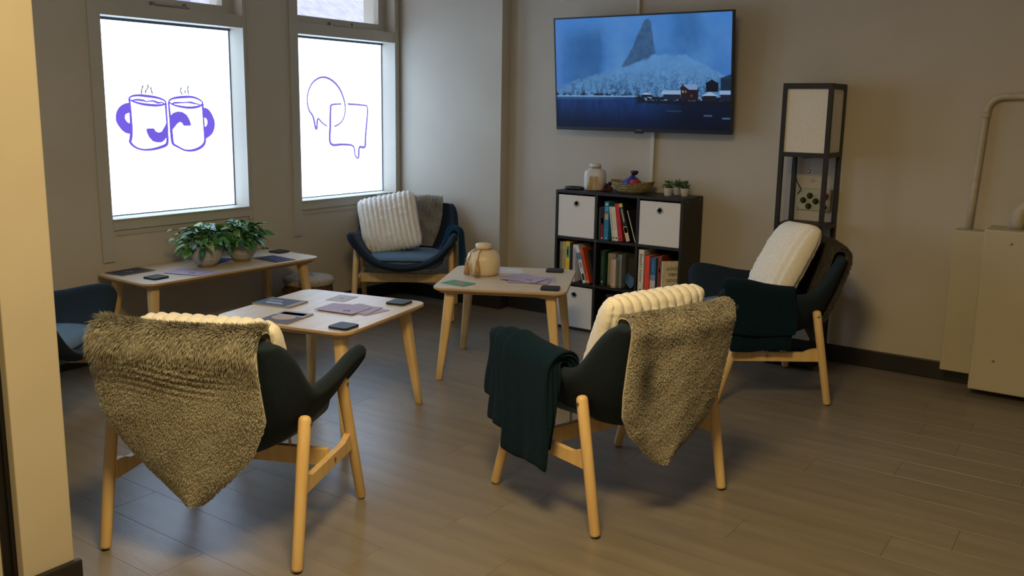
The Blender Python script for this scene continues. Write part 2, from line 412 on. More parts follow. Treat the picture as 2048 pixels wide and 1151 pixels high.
for k in (1, 2):
    for part, nm, w in (('rim', 'mug_rim_line', 0.012), ('body', 'mug_body_line', 0.0145), ('cof', 'coffee_line', 0.0095)):
        ribbon(nm, DEC[part+str(k)], w, PURPLE, win1)
    crescent('mug_handle_decal', DEC['H%d' % k], 9 if k == 1 else 8, PURPLE, win1); blob('mug_swoosh_decal', DEC['S%d' % k], PURPLE, win1)
for k in range(6): ribbon('steam_line', DEC['st%d' % k], 0.0068, STEAMC, win1)
ribbon('round_speech_bubble_line', DEC['circ'], 0.0125, mat('violet_vinyl', srgb(120, 104, 196), 0.5, emit=srgb(128, 112, 205), estr=0.9), win2)  # violet film also emits, in place of the daylight behind it
ribbon('square_speech_bubble_line', DEC['sq'], 0.015, MATS['violet_vinyl'], win2)

# house across the street, seen through the clear upper panes
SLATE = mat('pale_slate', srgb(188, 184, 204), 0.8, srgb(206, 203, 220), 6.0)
hs = thing('house', 'pale slate roof of the house across the street seen through the upper panes', 'house', (-13.0, 7.0, 0))
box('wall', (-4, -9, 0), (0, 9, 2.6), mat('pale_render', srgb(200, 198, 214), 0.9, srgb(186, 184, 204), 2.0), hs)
for k in range(26):
    z0 = 2.6+0.16*k; x0 = 0.25-0.2*k
    bm = bmesh.new(); add_box(bm, (x0-0.12, 0, z0+0.08), (0.30, 18, 0.03), Euler((0, R(38), 0)).to_matrix())
    obj('slate_course', b2m(bm), SLATE, hs)
for yy, n_ in ((-4.2, 0), (1.2, 1)):
    bm = bmesh.new(); vs = [bm.verts.new(v) for v in ((0.4, yy-1.1, 2.7), (0.4, yy+1.1, 2.7), (0.4, yy, 5.2), (-3.4, yy, 5.2), (-0.2, yy-1.1, 2.7), (-0.2, yy+1.1, 2.7))]
    for f in ((0, 1, 2), (0, 2, 3, 4), (1, 5, 3, 2)): bm.faces.new([vs[i] for i in f])
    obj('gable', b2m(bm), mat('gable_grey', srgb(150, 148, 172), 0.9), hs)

# ------------------------------------------------------------------ armchair (shell, cushion, legs, rails)
C_ = [(0.292, .346), (0.268, .364), (0.18, .345), (0.05, .326), (-0.08, .318), (-0.17, .325), (-0.235, .357), (-0.278, .43), (-0.308, .53), (-0.335, .635), (-0.362, .742)]
K_ = [(.252, .290, .358), (.251, .266, .370), (.248, .18, .350), (.245, .05, .332), (.240, -.08, .325), (.235, -.17, .335), (.24, -.228, .37), (.262, -.262, .445), (.287, -.285, .545), (.300, -.307, .645), (.285, -.337, .735)]
R_ = [(.345, .272, .556), (.350, .250, .592), (.348, .16, .586), (.346, .05, .564), (.343, -.06, .553), (.343, -.135, .556), (.342, -.185, .583), (.338, -.225, .63), (.330, -.26, .68), (.314, -.29, .716), (.292, -.312, .732)]
def shell_grid(ns=34, nt=12):
    C = catmull([(0, y, z) for y, z in C_], ns); K = catmull(K_, ns); Rr = catmull(R_, ns)
    P = np.zeros((ns, 2*nt+1, 3))
    for j in range(nt+1):
        t = j/nt
        P1 = C+0.72*(K-C); P2 = K+0.30*(Rr-K)
        q = (1-t)**3*C+3*(1-t)**2*t*P1+3*(1-t)*t*t*P2+t**3*Rr
        # outward roll of the arm rim towards the tip
        s = np.linspace(0, 1, ns); roll = np.clip(1-s/0.22, 0, 1)*max(0, t-0.75)/0.25
        q[:, 0] += 0.014*roll; q[:, 2] -= 0.010*roll**2
        P[:, nt+j] = q; P[:, nt-j] = q*np.array([-1, 1, 1])
    return P
SHELL_ME = baked(grid_mesh(shell_grid()), [('SOLIDIFY', dict(thickness=0.048, offset=0.0)), ('SUBSURF', dict(levels=1, render_levels=1))])
for p in SHELL_ME.polygons: p.use_smooth = True
SHELL_BVH = BVHTree.FromPolygons([v.co for v in SHELL_ME.vertices], [tuple(p.vertices) for p in SHELL_ME.polygons])
def seat_cushion_mesh():
    nu, nv = 36, 9
    bm = bmesh.new(); rings = []
    def outline(a, f):
        c, s = math.cos(a), math.sin(a)
        e = 0.42
        x = math.copysign(abs(c)**e, c); y = math.copysign(abs(s)**e, s)
        hw = 0.262-0.03*max(0, -y)
        return x*hw*f, 0.016+y*0.245*f + (0.012*(1-x*x) if y > 0 else 0)
    prof = [(0.0, .347), (0.6, .347), (0.9, .352), (0.985, .372), (1.0, .392), (0.995, .406), (0.96, .422), (0.82, .434), (0.5, .440), (0.0, .441)]
    for f, z in prof[1:-1]:
        rings.append([bm.verts.new((*outline(2*math.pi*k/nu, f), z)) for k in range(nu)])
    for a, b in zip(rings, rings[1:]):
        for k in range(nu): bm.faces.new((a[k], a[(k+1) % nu], b[(k+1) % nu], b[k]))
    bm.faces.new(rings[0][::-1]); bm.faces.new(rings[-1])
    me = b2m(bm, 'seat_cushion')
    for p in me.polygons: p.use_smooth = True
    # piping loop
    bm = bmesh.new(); pts = [(*outline(2*math.pi*k/48, 1.004), .407) for k in range(49)]
    add_tube(bm, pts, 0.0045, 6, cap=False)
    return me, b2m(bm, 'piping')
SEAT_ME, PIPE_ME = seat_cushion_mesh()
def rod_mesh(p0, p1, r0, r1):
    bm = bmesh.new(); P, Q = round_rod(p0, p1, r0, r1); add_tube(bm, P, Q, 14)
    me = b2m(bm, 'leg')
    for p in me.polygons: p.use_smooth = True
    return me
LEG = {}
for s in (-1, 1):
    LEG[('f', s)] = rod_mesh((s*.330, .275, 0.004), (s*.318, .128, .505), .0185, .0205)
    LEG[('r', s)] = rod_mesh((s*.330, -.283, 0.004), (s*.330, -.195, .478), .0185, .0205)
def rail_mesh():
    bm = bmesh.new()
    # side rail: board with a shallow arch cut along its upper edge
    for s in (0,):
        n = 18; top = []; ys = np.linspace(-.228, .205, n)
        for y_ in ys:
            u = (y_+.228)/(.433); dip = 0.018*(1/(1+math.exp(-(u-.13)*70)))*(1/(1+math.exp((u-.87)*70)))
            top.append(.284-dip)
        A = [[bm.verts.new((x, y_, z)) for y_, z in zip(ys, top)] for x in (-.011, .011)]
        B = [[bm.verts.new((x, y_, .222)) for y_ in ys] for x in (-.011, .011)]
        for i in range(n-1):
            bm.faces.new((A[0][i], A[0][i+1], A[1][i+1], A[1][i])); bm.faces.new((B[0][i], B[1][i], B[1][i+1], B[0][i+1]))
            for k in (0, 1): bm.faces.new((A[k][i], B[k][i], B[k][i+1], A[k][i+1]))
        for i in (0, n-1): bm.faces.new((A[0][i], A[1][i], B[1][i], B[0][i]))
    return b2m(bm, 'side_rail')
RAIL_ME = rail_mesh()
def simple_mesh(fn):
    bm = bmesh.new(); fn(bm); return b2m(bm, 'part')
CROSS_ME = simple_mesh(lambda bm: add_box(bm, (0, .03, .253), (.618, .022, .062), None, .003))
PIN_ME = simple_mesh(lambda bm: add_tube(bm, [(0, 0, .284), (0, 0, .335)], .005, 8))
BOLT_ME = simple_mesh(lambda bm: add_tube(bm, [(0, 0, 0), (.0035, 0, 0), (.005, 0, 0)], [.0062, .0062, .004], 10))
FOOT_ME = simple_mesh(lambda bm: add_tube(bm, [(0, 0, 0.0002), (0, 0, .005)], [.011, .011], 12))
CHAIRS = {}
def armchair(key, c, ang, label):
    t = thing('armchair', label, 'armchair', (c[0], c[1], 0), R(ang)-math.pi/2, 'slate blue armchairs around the coffee tables')
    CHAIRS[key] = t
    obj('shell', SHELL_ME, FABRIC, t)
    s = obj('seat_cushion', SEAT_ME, SEATFAB, t); obj('piping', PIPE_ME, FABRIC, s, True)
    for sx in (-1, 1):
        for fr in 'fr':
            l = obj('leg', LEG[(fr, sx)], WOOD, t)
            f = obj('glide', FOOT_ME, BLACKPL, l); f.location = (sx*.330, .275 if fr == 'f' else -.283, 0)
            b = obj('bolt', BOLT_ME, METAL, l)
            b.location = (sx*(.318+.0192) if fr == 'f' else sx*(.330+.0195), (.136 if fr == 'f' else -.199), (.478 if fr == 'f' else .452)); b.rotation_euler = (0, 0, 0 if sx > 0 else math.pi)
        r = obj('side_rail', RAIL_ME, WOOD, t); r.location = (sx*.320, 0, 0)
        b = obj('bolt', BOLT_ME, METAL, r); b.location = (sx*.011, .03, .248); b.rotation_euler = (0, 0, 0 if sx > 0 else math.pi)
    obj('cross_rail', CROSS_ME, WOOD, t)
    for sx in (-1, 1):
        p = obj('support_pin', PIN_ME, METAL, t); p.location = (sx*.17, .03, 0)
    return t
armchair('near_left', (-2.409, 1.866), 113.7, 'slate blue armchair seen from behind, nearest the cream pillar, grey sheepskin over its back')
armchair('near_mid', (-1.541, 2.889), 163.1, 'slate blue armchair seen from behind with teal blanket on its left arm, before the bookcase')
armchair('right', (-1.560, 4.497), -144.4, 'slate blue armchair seen from the side in front of the black shelf lamp')
armchair('corner', (-4.10, 4.63), -54.1, 'slate blue armchair facing us in the corner beside the right window')
armchair('left', (-3.84, 1.868), 39.0, 'slate blue armchair half hidden behind the cream pillar at the left edge')

# ------------------------------------------------------------------ sheepskins
def fur_object(name, P, key, m, label, count, length, seed, colfn=None, lie=1.0, wid=0.0016):
    """one pelt: backing sheet with thickness plus pile blades, local chair coordinates; P grid (nv, nu, 3)"""
    rg = np.random.default_rng(seed)
    du = np.gradient(P, axis=1); dv = np.gradient(P, axis=0)
    Nn = np.cross(dv, du); Nn /= np.linalg.norm(Nn, axis=2, keepdims=True)+1e-12
    dvn = dv/(np.linalg.norm(dv, axis=2, keepdims=True)+1e-12)
    nv, nu = P.shape[:2]
    area_ = np.linalg.norm(np.cross(du, dv), axis=2)[:-1, :-1].ravel()
    cell = rg.choice(len(area_), size=count, p=area_/area_.sum())
    ci, cj = cell//(nu-1), cell % (nu-1)
    a, b = rg.random(count), rg.random(count)
    def bil(A): return (A[ci, cj].T*(1-a)*(1-b)+A[ci+1, cj].T*a*(1-b)+A[ci, cj+1].T*(1-a)*b+A[ci+1, cj+1].T*a*b).T
    root = bil(P); n = bil(Nn); d = bil(dvn)
    vv = (ci+a)/(nv-1); uu = (cj+b)/(nu-1)
    L = length(uu, vv)*(0.7+0.6*rg.random(count))
    rand = rg.normal(size=(count, 3))
    # clumping: neighbouring blades share a direction offset
    ph = np.sin(root[:, 0]*61+root[:, 2]*37)+np.sin(root[:, 2]*83-root[:, 0]*29+1.3)
    ph2 = np.cos(root[:, 0]*47-root[:, 2]*53)
    side = np.cross(n, d)
    dr = n*1.0+d*(lie*0.75)+side*(0.28*ph[:, None])+d*(0.25*ph2[:, None])+rand*0.20
    dr /= np.linalg.norm(dr, axis=1)[:, None]
    w = np.cross(dr, rg.normal(size=(count, 3))); w /= np.linalg.norm(w, axis=1)[:, None]
    w *= wid*(0.7+0.6*rg.random(count))[:, None]
    mid = root+dr*(L*0.55)[:, None]
    tip = mid+(dr*0.7+d*0.45*lie+np.array([0, 0, -0.15]))*(L*0.5)[:, None]
    V = np.stack([root-w, root+w, mid+w*0.8, mid-w*0.8, tip], 1).reshape(-1, 3)
    base = np.arange(count)*5
    nb = P.shape[0]*P.shape[1]
    top = P.reshape(-1, 3); bot = (P-Nn*0.008).reshape(-1, 3)
    idx = np.arange(nb).reshape(nv, nu)
    q = np.stack([idx[:-1, :-1], idx[:-1, 1:], idx[1:, 1:], idx[1:, :-1]], -1).reshape(-1, 4)
    ed = np.concatenate([idx[0, :], idx[1:, -1], idx[-1, -2::-1], idx[-2:0:-1, 0]])
    rim = np.stack([ed, np.roll(ed, -1), np.roll(ed, -1)+nb, ed+nb], 1)
    quads = np.concatenate([q, q[:, ::-1]+nb, rim, np.stack([base, base+1, base+2, base+3], 1)+2*nb])
    tris = np.stack([base+3, base+2, base+4], 1)+2*nb
    allv = np.concatenate([top, bot, V])
    me = bpy.data.meshes.new(name)
    me.vertices.add(len(allv)); me.vertices.foreach_set('co', allv.ravel())
    loops = np.concatenate([quads.ravel(), tris.ravel()])
    me.loops.add(len(loops)); me.loops.foreach_set('vertex_index', loops.astype(np.int32))
    starts = np.concatenate([np.arange(len(quads))*4, len(quads)*4+np.arange(len(tris))*3])
    me.polygons.add(len(starts)); me.polygons.foreach_set('loop_start', starts.astype(np.int32))
    me.update(calc_edges=True)
    me.polygons.foreach_set('use_smooth', np.ones(len(starts), bool))
    ca = me.color_attributes.new('pelt', 'FLOAT_COLOR', 'POINT')
    cb = np.ones((len(allv), 4), np.float32)
    pos = np.concatenate([top, bot, np.repeat(root, 5, axis=0)])
    u_all = np.concatenate([np.tile(np.linspace(0, 1, nu), nv)]*2+[np.repeat(uu, 5)]); v_all = np.concatenate([np.repeat(np.linspace(0, 1, nv), nu)]*2+[np.repeat(vv, 5)])
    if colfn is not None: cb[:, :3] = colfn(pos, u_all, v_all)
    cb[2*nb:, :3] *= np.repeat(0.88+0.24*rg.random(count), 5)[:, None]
    ca.data.foreach_set('color', cb.ravel())
    o = obj(name, me, m)
    ch = CHAIRS[key]; o.location = ch.location; o.rotation_euler = ch.rotation_euler
    return tag(o, label, 'sheepskin', 'sheepskins over the chair backs')
def drape(edges, z_bot, inner_z=0.5, lift=0.016, nv=64, nu=36, wr=None, hang=0.045):
    """pelt laid over the chair back: from the inner side over the top rim and down the outside; edges: (z, left x, right x) from top to bottom"""
    ez = [e[0] for e in edges][::-1]; el = [e[1] for e in edges][::-1]; er = [e[2] for e in edges][::-1]
    def span(z): return float(np.interp(z, ez, el)), float(np.interp(z, ez, er))
    def outer(x, z):
        h = SHELL_BVH.ray_cast(Vector((x, -1.2, z)), Vector((0, 1, 0)))
        return h[0].y if h[0] is not None and h[0].y < 0.0 else None
    def inner(x, z):
        h = SHELL_BVH.ray_cast(Vector((x, 0.02, z)), Vector((0, -1, 0)))
        return h[0].y if h[0] is not None else None
    def topz(x):
        best = -1; by = 0
        for yy in np.linspace(-.40, -.22, 19):
            h = SHELL_BVH.ray_cast(Vector((x, yy, 2)), Vector((0, 0, -1)))
            if h[0] is not None and h[0].z > best: best, by = h[0].z, yy
        return (best, by)
    P = np.zeros((nv, nu, 3))
    n_in = int(nv*0.22); n_top = 8
    tl, tr_ = span(9)
    for j in range(nu):
        u = j/(nu-1)
        xt = tl+(tr_-tl)*u
        xcl = max(-.27, min(.27, xt)); tz, ty = topz(xcl)
        col = []
        for i in range(n_in):
            z = inner_z+(tz-0.03-inner_z)*i/(n_in-1); k = 1-0.30*(1-i/(n_in-1))**2
            x = xt*k
            yi = inner(max(-.27, min(.27, x)), z)
            col.append((x, (yi if yi is not None else ty+.03)+lift, z))
        for i in range(n_top):
            a = math.pi*(i+0.5)/n_top
            col.append((xt, ty+(0.026+lift)*math.cos(a)*0.9, tz+lift*0.2+(0.012+lift*0.8)*math.sin(a)))
        n_out = nv-n_in-n_top; ymin = 9
        for i in range(n_out):
            s = i/(n_out-1)
            z = tz-0.02+(z_bot-tz+0.02)*s
            l_, r_ = span(z); x = l_+(r_-l_)*u
            yo = outer(max(-.285, min(.285, x)), min(max(z, .40), tz-.03))
            yo = (yo if yo is not None else ty-.02)
            ymin = min(ymin+hang/n_out, yo) if ymin < 5 else yo
            side = max(0, abs(x)-.285)
            col.append((x, min(ymin, yo)-lift*0.9+side*1.0, z))
        P[:, j] = col
    for _ in range(3):
        Q = P.copy()
        Q[1:-1, :, 1:] = (P[:-2, :, 1:]+2*P[1:-1, :, 1:]+P[2:, :, 1:])/4
        P = Q.copy()
        Q[:, 1:-1, 1] = (P[:, :-2, 1]+2*P[:, 1:-1, 1]+P[:, 2:, 1])/4
        P = Q
    if wr is not None: P = wr(P)
    return P
FURG = mat('greige_pile', srgb(226, 216, 198), 0.9, srgb(250, 242, 226), 9.0, attr='pelt', sheen=0.3)
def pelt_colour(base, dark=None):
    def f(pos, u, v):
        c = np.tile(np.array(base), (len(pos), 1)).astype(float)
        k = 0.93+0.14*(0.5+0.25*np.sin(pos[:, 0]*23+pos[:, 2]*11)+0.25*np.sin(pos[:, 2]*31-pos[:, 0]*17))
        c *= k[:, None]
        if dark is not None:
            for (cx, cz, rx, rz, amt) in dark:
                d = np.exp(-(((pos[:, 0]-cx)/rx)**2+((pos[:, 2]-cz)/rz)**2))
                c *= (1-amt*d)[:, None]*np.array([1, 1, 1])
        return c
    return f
def wrinkle(P):
    # horizontal creases across the upper outside of the pelt
    nv = P.shape[0]
    for i in range(nv):
        for j in range(P.shape[1]):
            z = P[i, j, 2]; x = P[i, j, 0]; y_ = P[i, j, 1]
            if y_ < -.33:
                w = math.exp(-((z-.635)/.045)**2)*(0.5+0.5*math.cos(max(-1, min(1, (x+.02)/.27))*math.pi))
                P[i, j, 1] += -0.0075*w*math.sin((z+0.02*math.sin(x*9))*2*math.pi/0.021)
    return P
GREIGE = (0.40, 0.41, 0.40)
P1 = drape([(.76, -.272, .262), (.636, -.278, .262), (.5, -.262, .276), (.4, -.20, .236), (.316, -.122, .162), (.25, -.05, .088), (.216, -.012, .05)], .216, nv=150, nu=40, lift=0.024, wr=wrinkle)
fur_object('sheepskin', P1, 'near_left', FURG, 'pale grey sheepskin with creases hanging down the armchair nearest the cream pillar', 85000,
           lambda u, v: np.interp(v, [0, .29, .42, 1], [.026, .026, .0075, .0070])*(0.8+0.4*(abs(u-.5)*2)**3), 21, pelt_colour(GREIGE))
P2 = drape([(.76, -.262, .25), (.6, -.272, .238), (.5, -.276, .225), (.42, -.27, .21), (.355, -.235, .172), (.295, -.17, .10), (.248, -.125, .02), (.22, -.09, -.03)], .22, nv=80, nu=40, lift=0.014)
fur_object('sheepskin', P2, 'near_mid', FURG, 'beige sheepskin with a dark streak hanging from the armchair before the bookcase', 75000,
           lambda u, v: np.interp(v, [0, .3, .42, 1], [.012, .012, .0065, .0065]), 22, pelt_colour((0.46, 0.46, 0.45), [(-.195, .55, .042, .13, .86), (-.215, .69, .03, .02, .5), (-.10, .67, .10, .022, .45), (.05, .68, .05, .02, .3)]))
P3 = drape([(.76, -.275, .275), (.55, -.272, .272), (.42, -.24, .24), (.32, -.15, .15), (.25, -.04, .04)], .25, nv=56, nu=32, lift=0.022, hang=0.16)
fur_object('sheepskin', P3, 'right', FURG, 'charcoal sheepskin over the back of the armchair by the shelf lamp', 32000, lambda u, v: 0.022+0*u, 23, pelt_colour((0.05, 0.046, 0.045)), wid=0.0026)
P4 = drape([(.76, -.235, .235), (.5, -.25, .25), (.3, -.1, .1)], .3, inner_z=.44, nv=56, nu=32, lift=0.024)
fur_object('sheepskin', P4, 'corner', FURG, 'mid grey sheepskin over the back of the armchair in the window corner', 32000, lambda u, v: 0.026+0*u, 24, pelt_colour((0.50, 0.52, 0.56)), wid=0.0026)

# ------------------------------------------------------------------ ribbed plush cushions
CREAM = mat('cream_plush', srgb(238, 234, 226), 0.95, srgb(247, 244, 238), 90.0, bump=0.15, bscale=240, sheen=0.3)
def cushion(key, label, loc, rx, ry=0, rz=0, w=.47, h=.46, ribs=12, rib_depth=.022, fat=.075):
    n = 120; m_ = 60
    u = np.linspace(-1, 1, n); v = np.linspace(-1, 1, m_)
    U, V = np.meshgrid(u, v, indexing='ij')
    edge = (1-np.abs(U)**3.0)*(1-np.abs(V)**3.0)
    thick = fat*np.clip(edge, 0, 1)**0.45
    rib = np.abs(np.cos(U*math.pi*ribs/2))**0.6
    seed = int(loc[0]*1000) % 97
    tuft = (fbm((n, m_), (24, 30), 40+seed, 2)-.5)*0.010
    rr = (rib_depth*rib+tuft)*np.clip(edge, 0, 1)**0.25
    # scalloped outline and pulled-in sides
    k = 1-0.035*(1-U**2); k2 = 1-0.035*(1-V**2)
    cr_ = 1-0.10*(np.abs(U)*np.abs(V))**6
    X = U*w/2*k2*cr_; Y = V*h/2*k*cr_ + np.sign(V)*np.clip((np.abs(V)-.86)/.14, 0, 1)*0.010*(rib-.5)
    front = np.stack([X, -(thick+rr), Y], -1); back = np.stack([X, (thick*0.8+rr), Y], -1)
    me = bpy.data.meshes.new('cushion')
    nb = n*m_; idx = np.arange(nb).reshape(n, m_)
    q = np.stack([idx[:-1, :-1], idx[1:, :-1], idx[1:, 1:], idx[:-1, 1:]], -1).reshape(-1, 4)
    ed = np.concatenate([idx[0, :], idx[1:, -1], idx[-1, -2::-1], idx[-2:0:-1, 0]])
    rim = np.stack([ed, np.roll(ed, -1), np.roll(ed, -1)+nb, ed+nb], 1)
    me.from_pydata(np.concatenate([front.reshape(-1, 3), back.reshape(-1, 3)]).tolist(), [], np.concatenate([q, q[:, ::-1]+nb, rim]).tolist())
    me.update()
    bm = bmesh.new(); bm.from_mesh(me); bmesh.ops.remove_doubles(bm, verts=bm.verts, dist=0.0004); bmesh.ops.recalc_face_normals(bm, faces=bm.faces); bm.to_mesh(me); bm.free()
    o = obj('cushion', me, CREAM, None, True)
    # local +y of the cushion points to the chair back
    ch = CHAIRS[key]
    local = Matrix.Translation(loc) @ Euler((R(rx), R(ry), R(rz)), 'XYZ').to_matrix().to_4x4() @ Matrix.Rotation(math.pi, 4, 'Z')
    o.matrix_world = Matrix.Translation(ch.location) @ ch.rotation_euler.to_matrix().to_4x4() @ local
    tag(o, label, 'cushion', 'cream ribbed cushions on the armchairs')
    return o
cushion('near_left', 'cream ribbed cushion peeping over the creased grey sheepskin of the pillar-side armchair', (0.01, -.135, .585), 20, w=.50, h=.39, rib_depth=.014)
cushion('near_mid', 'cream ribbed cushion leaning in the armchair with the teal blanket before the bookcase', (0.03, -.125, .605), 20, w=.52, h=.40, rib_depth=.014)
cushion('right', 'cream ribbed cushion in the armchair by the shelf lamp', (-0.02, -.115, .655), 27, ry=4, w=.47, h=.46)
cushion('corner', 'cream ribbed cushion in the armchair in the window corner', (0.118, -.06, .618), 22, ry=12, w=.42, h=.42)

# ------------------------------------------------------------------ folded blankets over chair arms
TEAL = mat('teal_wool', srgb(9, 30, 42), 0.95, srgb(14, 38, 52), 160.0, bump=0.4, bscale=300, sheen=0.03, spec=0.1)
NAVY = mat('blue_wool', srgb(28, 70, 102), 0.95, srgb(36, 82, 116), 160.0, bump=0.4, bscale=300, sheen=0.03, spec=0.1)
def arm_section(side, y_, off):
    """points of a path over the arm in the local x-z plane at depth y: from the seat up the inner face, over the rim, straight down"""
    rim = catmull([(r[1], r[0], r[2]) for r in R_[1:7]][::-1], 60)
    yy = min(max(y_, -.15), .25)
    k = int(np.argmin(abs(rim[:, 0]-yy))); rx, rz = rim[k, 1], rim[k, 2]
    return rx, rz
def blanket(key, label, side, layers, m, slope=0.0):
    """layers: (y0, y1, inner drop z, outer bottom z, offset) - each a fold of the same cloth"""
    bm = bmesh.new(); rg = random.Random(len(label))
    for li, (y0, y1, zi, zo, off) in enumerate(layers):
        nu = 26; rows = []; rows2 = []
        for i in range(nu+1):
            y_ = y0+(y1-y0)*i/nu
            rx, rz = arm_section(side, y_, off)
            a0 = off+0.022
            wav = 0.004*math.sin(i*0.32+li*1.7)+0.0015*math.sin(i*0.8+li)
            path = []
            # inner
            for s in np.linspace(0, 1, 6):
                z = zi+(rz-.02-zi)*s; xi = rx-.035-off-0.045*(1-s)
                path.append((xi, z))
            for a in np.linspace(math.pi, 0, 9)[0:]:
                path.append((rx-.006+math.cos(a)*(a0+.004), rz+.000+math.sin(a)*(a0*0.95)))
            zb = zo+0.006*math.sin(i*0.25+li*2)+0.05*(i/nu-.3)*slope
            for s in np.linspace(0.08, 1, 10):
                path.append((rx-.006+a0+.004+0.012*s+wav*s*1.2, rz+(zb-rz)*s))
            rows.append([bm.verts.new((side*p[0], y_+0.010*math.sin(j*0.5+li), p[1])) for j, p in enumerate(path)])
        n = len(rows[0])
        for r0, r1 in zip(rows, rows[1:]):
            for j in range(n-1): bm.faces.new((r0[j], r1[j], r1[j+1], r0[j+1]))
    me = b2m(bm, 'blanket')
    me = baked(me, [('SOLIDIFY', dict(thickness=0.010, offset=0.0)), ('SUBSURF', dict(levels=1, render_levels=1))])
    o = obj('blanket', me, m, None, True)
    ch = CHAIRS[key]; o.location = ch.location; o.rotation_euler = ch.rotation_euler
    return tag(o, label, 'blanket', 'blankets over chair arms')
blanket('near_mid', 'dark teal wool blanket folded over the left arm of the armchair before the bookcase', -1,
        [(-.115, .13, .46, .200, .040), (-.12, .195, .46, .262, .027), (-.12, .24, .46, .275, .014), (-.12, .27, .46, .36, .002)], TEAL, 0.4)
blanket('right', 'dark teal wool blanket folded over the near arm of the armchair by the shelf lamp', -1,
        [(-.06, .24, .45, .285, .006), (-.08, .265, .45, .365, .020)], TEAL)
blanket('corner', 'blue wool blanket folded over the arm of the armchair in the window corner', -1,
        [(-.13, .20, .435, .29, .004), (-.12, .185, .44, .34, .017), (-.11, .165, .445, .40, .030)], NAVY)

# ------------------------------------------------------------------ coffee tables
def table_top_mesh(w, d):
    bm = bmesh.new(); rings = []
    for z, ins, r in ((.500, .003, .062), (.4985, 0.0, .065), (.489, 0.0, .065), (.487, .002, .063), (.466, .034, .045)):
        rings.append([bm.verts.new((x, y_, z)) for x, y_ in rrect(w-2*ins, d-2*ins, r, 8)])
    for a, b in zip(rings, rings[1:]):
        for k in range(len(a)): bm.faces.new((a[k], a[(k+1) % len(a)], b[(k+1) % len(a)], b[k]))
    bm.faces.new(rings[0]); bm.faces.new(rings[-1][::-1])
    bmesh.ops.recalc_face_normals(bm, faces=bm.faces)
    me = bpy.data.meshes.new('table_top'); bm.to_mesh(me); bm.free()
    me.materials.append(ASH); me.materials.append(ASHEDGE)
    for p in me.polygons: p.material_index = 0 if p.normal.z > 0.9 else 1
    return me
def table_leg(sx, sy, w, d):
    bm = bmesh.new(); rings = []
    top = Vector((sx*(w/2-.088), sy*(d/2-.088), .487)); bot = Vector((sx*(w/2-.035), sy*(d/2-.035), 0.0))
    for k, z in enumerate((0.0, 0.004, .1, .2, .3, .4, .45, .475)):
        s = z/.487; c = bot.lerp(top, s)
        hw = .0165+(.0295-.0165)*s; 
        if k == 0: hw -= .003
        ring = []
        for x, y_ in rrect(2*hw, 2*hw*0.92, hw*0.55, 4): ring.append(bm.verts.new((c.x+x, c.y+y_, z)))
        rings.append(ring)
    for a, b in zip(rings, rings[1:]):
        for k in range(len(a)): bm.faces.new((a[k], a[(k+1) % len(a)], b[(k+1) % len(a)], b[k]))
    bm.faces.new(rings[0][::-1]); bm.faces.new(rings[-1])
    return b2m(bm, 'leg')
TABLES = {}
def table(key, c, yaw, w, d, label):
    t = thing('coffee_table', label, 'table', (c[0], c[1], 0), yaw, 'ash coffee tables'); TABLES[key] = t
    me = table_top_mesh(w, d)
    o = bpy.data.objects.new('table_top', me); COL.objects.link(o); o.parent = t
    for sx in (-1, 1):
        for sy in (-1, 1): obj('leg', table_leg(sx, sy, w, d), WOOD, t, True)
table('A', (-2.999, 2.826), 1.7696, .70, .70, 'square ash coffee table with two magazines, between the near armchairs and the window table')
table('B', (-4.335, 3.238), -0.015, .50, 1.18, 'long narrow ash coffee table with two plants under the left window')
table('C', (-2.780, 3.978), 0.4601, .70, .70, 'square ash coffee table carrying the tasselled jar in front of the bookcase')

# ------------------------------------------------------------------ television
FR = thing('television', 'flat television showing a snowy blue fjord village, hung above the bookcase', 'television', (-2.597, 5.118, 1.284))
FR.rotation_euler = (R(5.6), 0, 0)
TW, TH = 1.208, 0.708
box('casing', (-TW/2, 0.0, 0), (TW/2, 0.028, TH), BLACKPL, FR, bevel=0.003)
box('back_box', (-.35, 0.0285, 0.08), (.35, 0.062, 0.5), BLACKPL, FR, bevel=0.008)
bzl = boxes('bezel', [((-TW/2, -0.004, 0), (TW/2, 0, 0.022)), ((-TW/2, -0.004, TH-0.010), (TW/2, 0, TH)), ((-TW/2, -0.004, 0.022), (-TW/2+0.009, 0, TH-0.010)), ((TW/2-0.009, -0.004, 0.022), (TW/2, 0, TH-0.010))], BLACKPL, FR)
box('sensor_bump', (-.03, -0.006, -0.010), (.03, 0.012, 0.0), BLACKPL, FR, bevel=0.003)
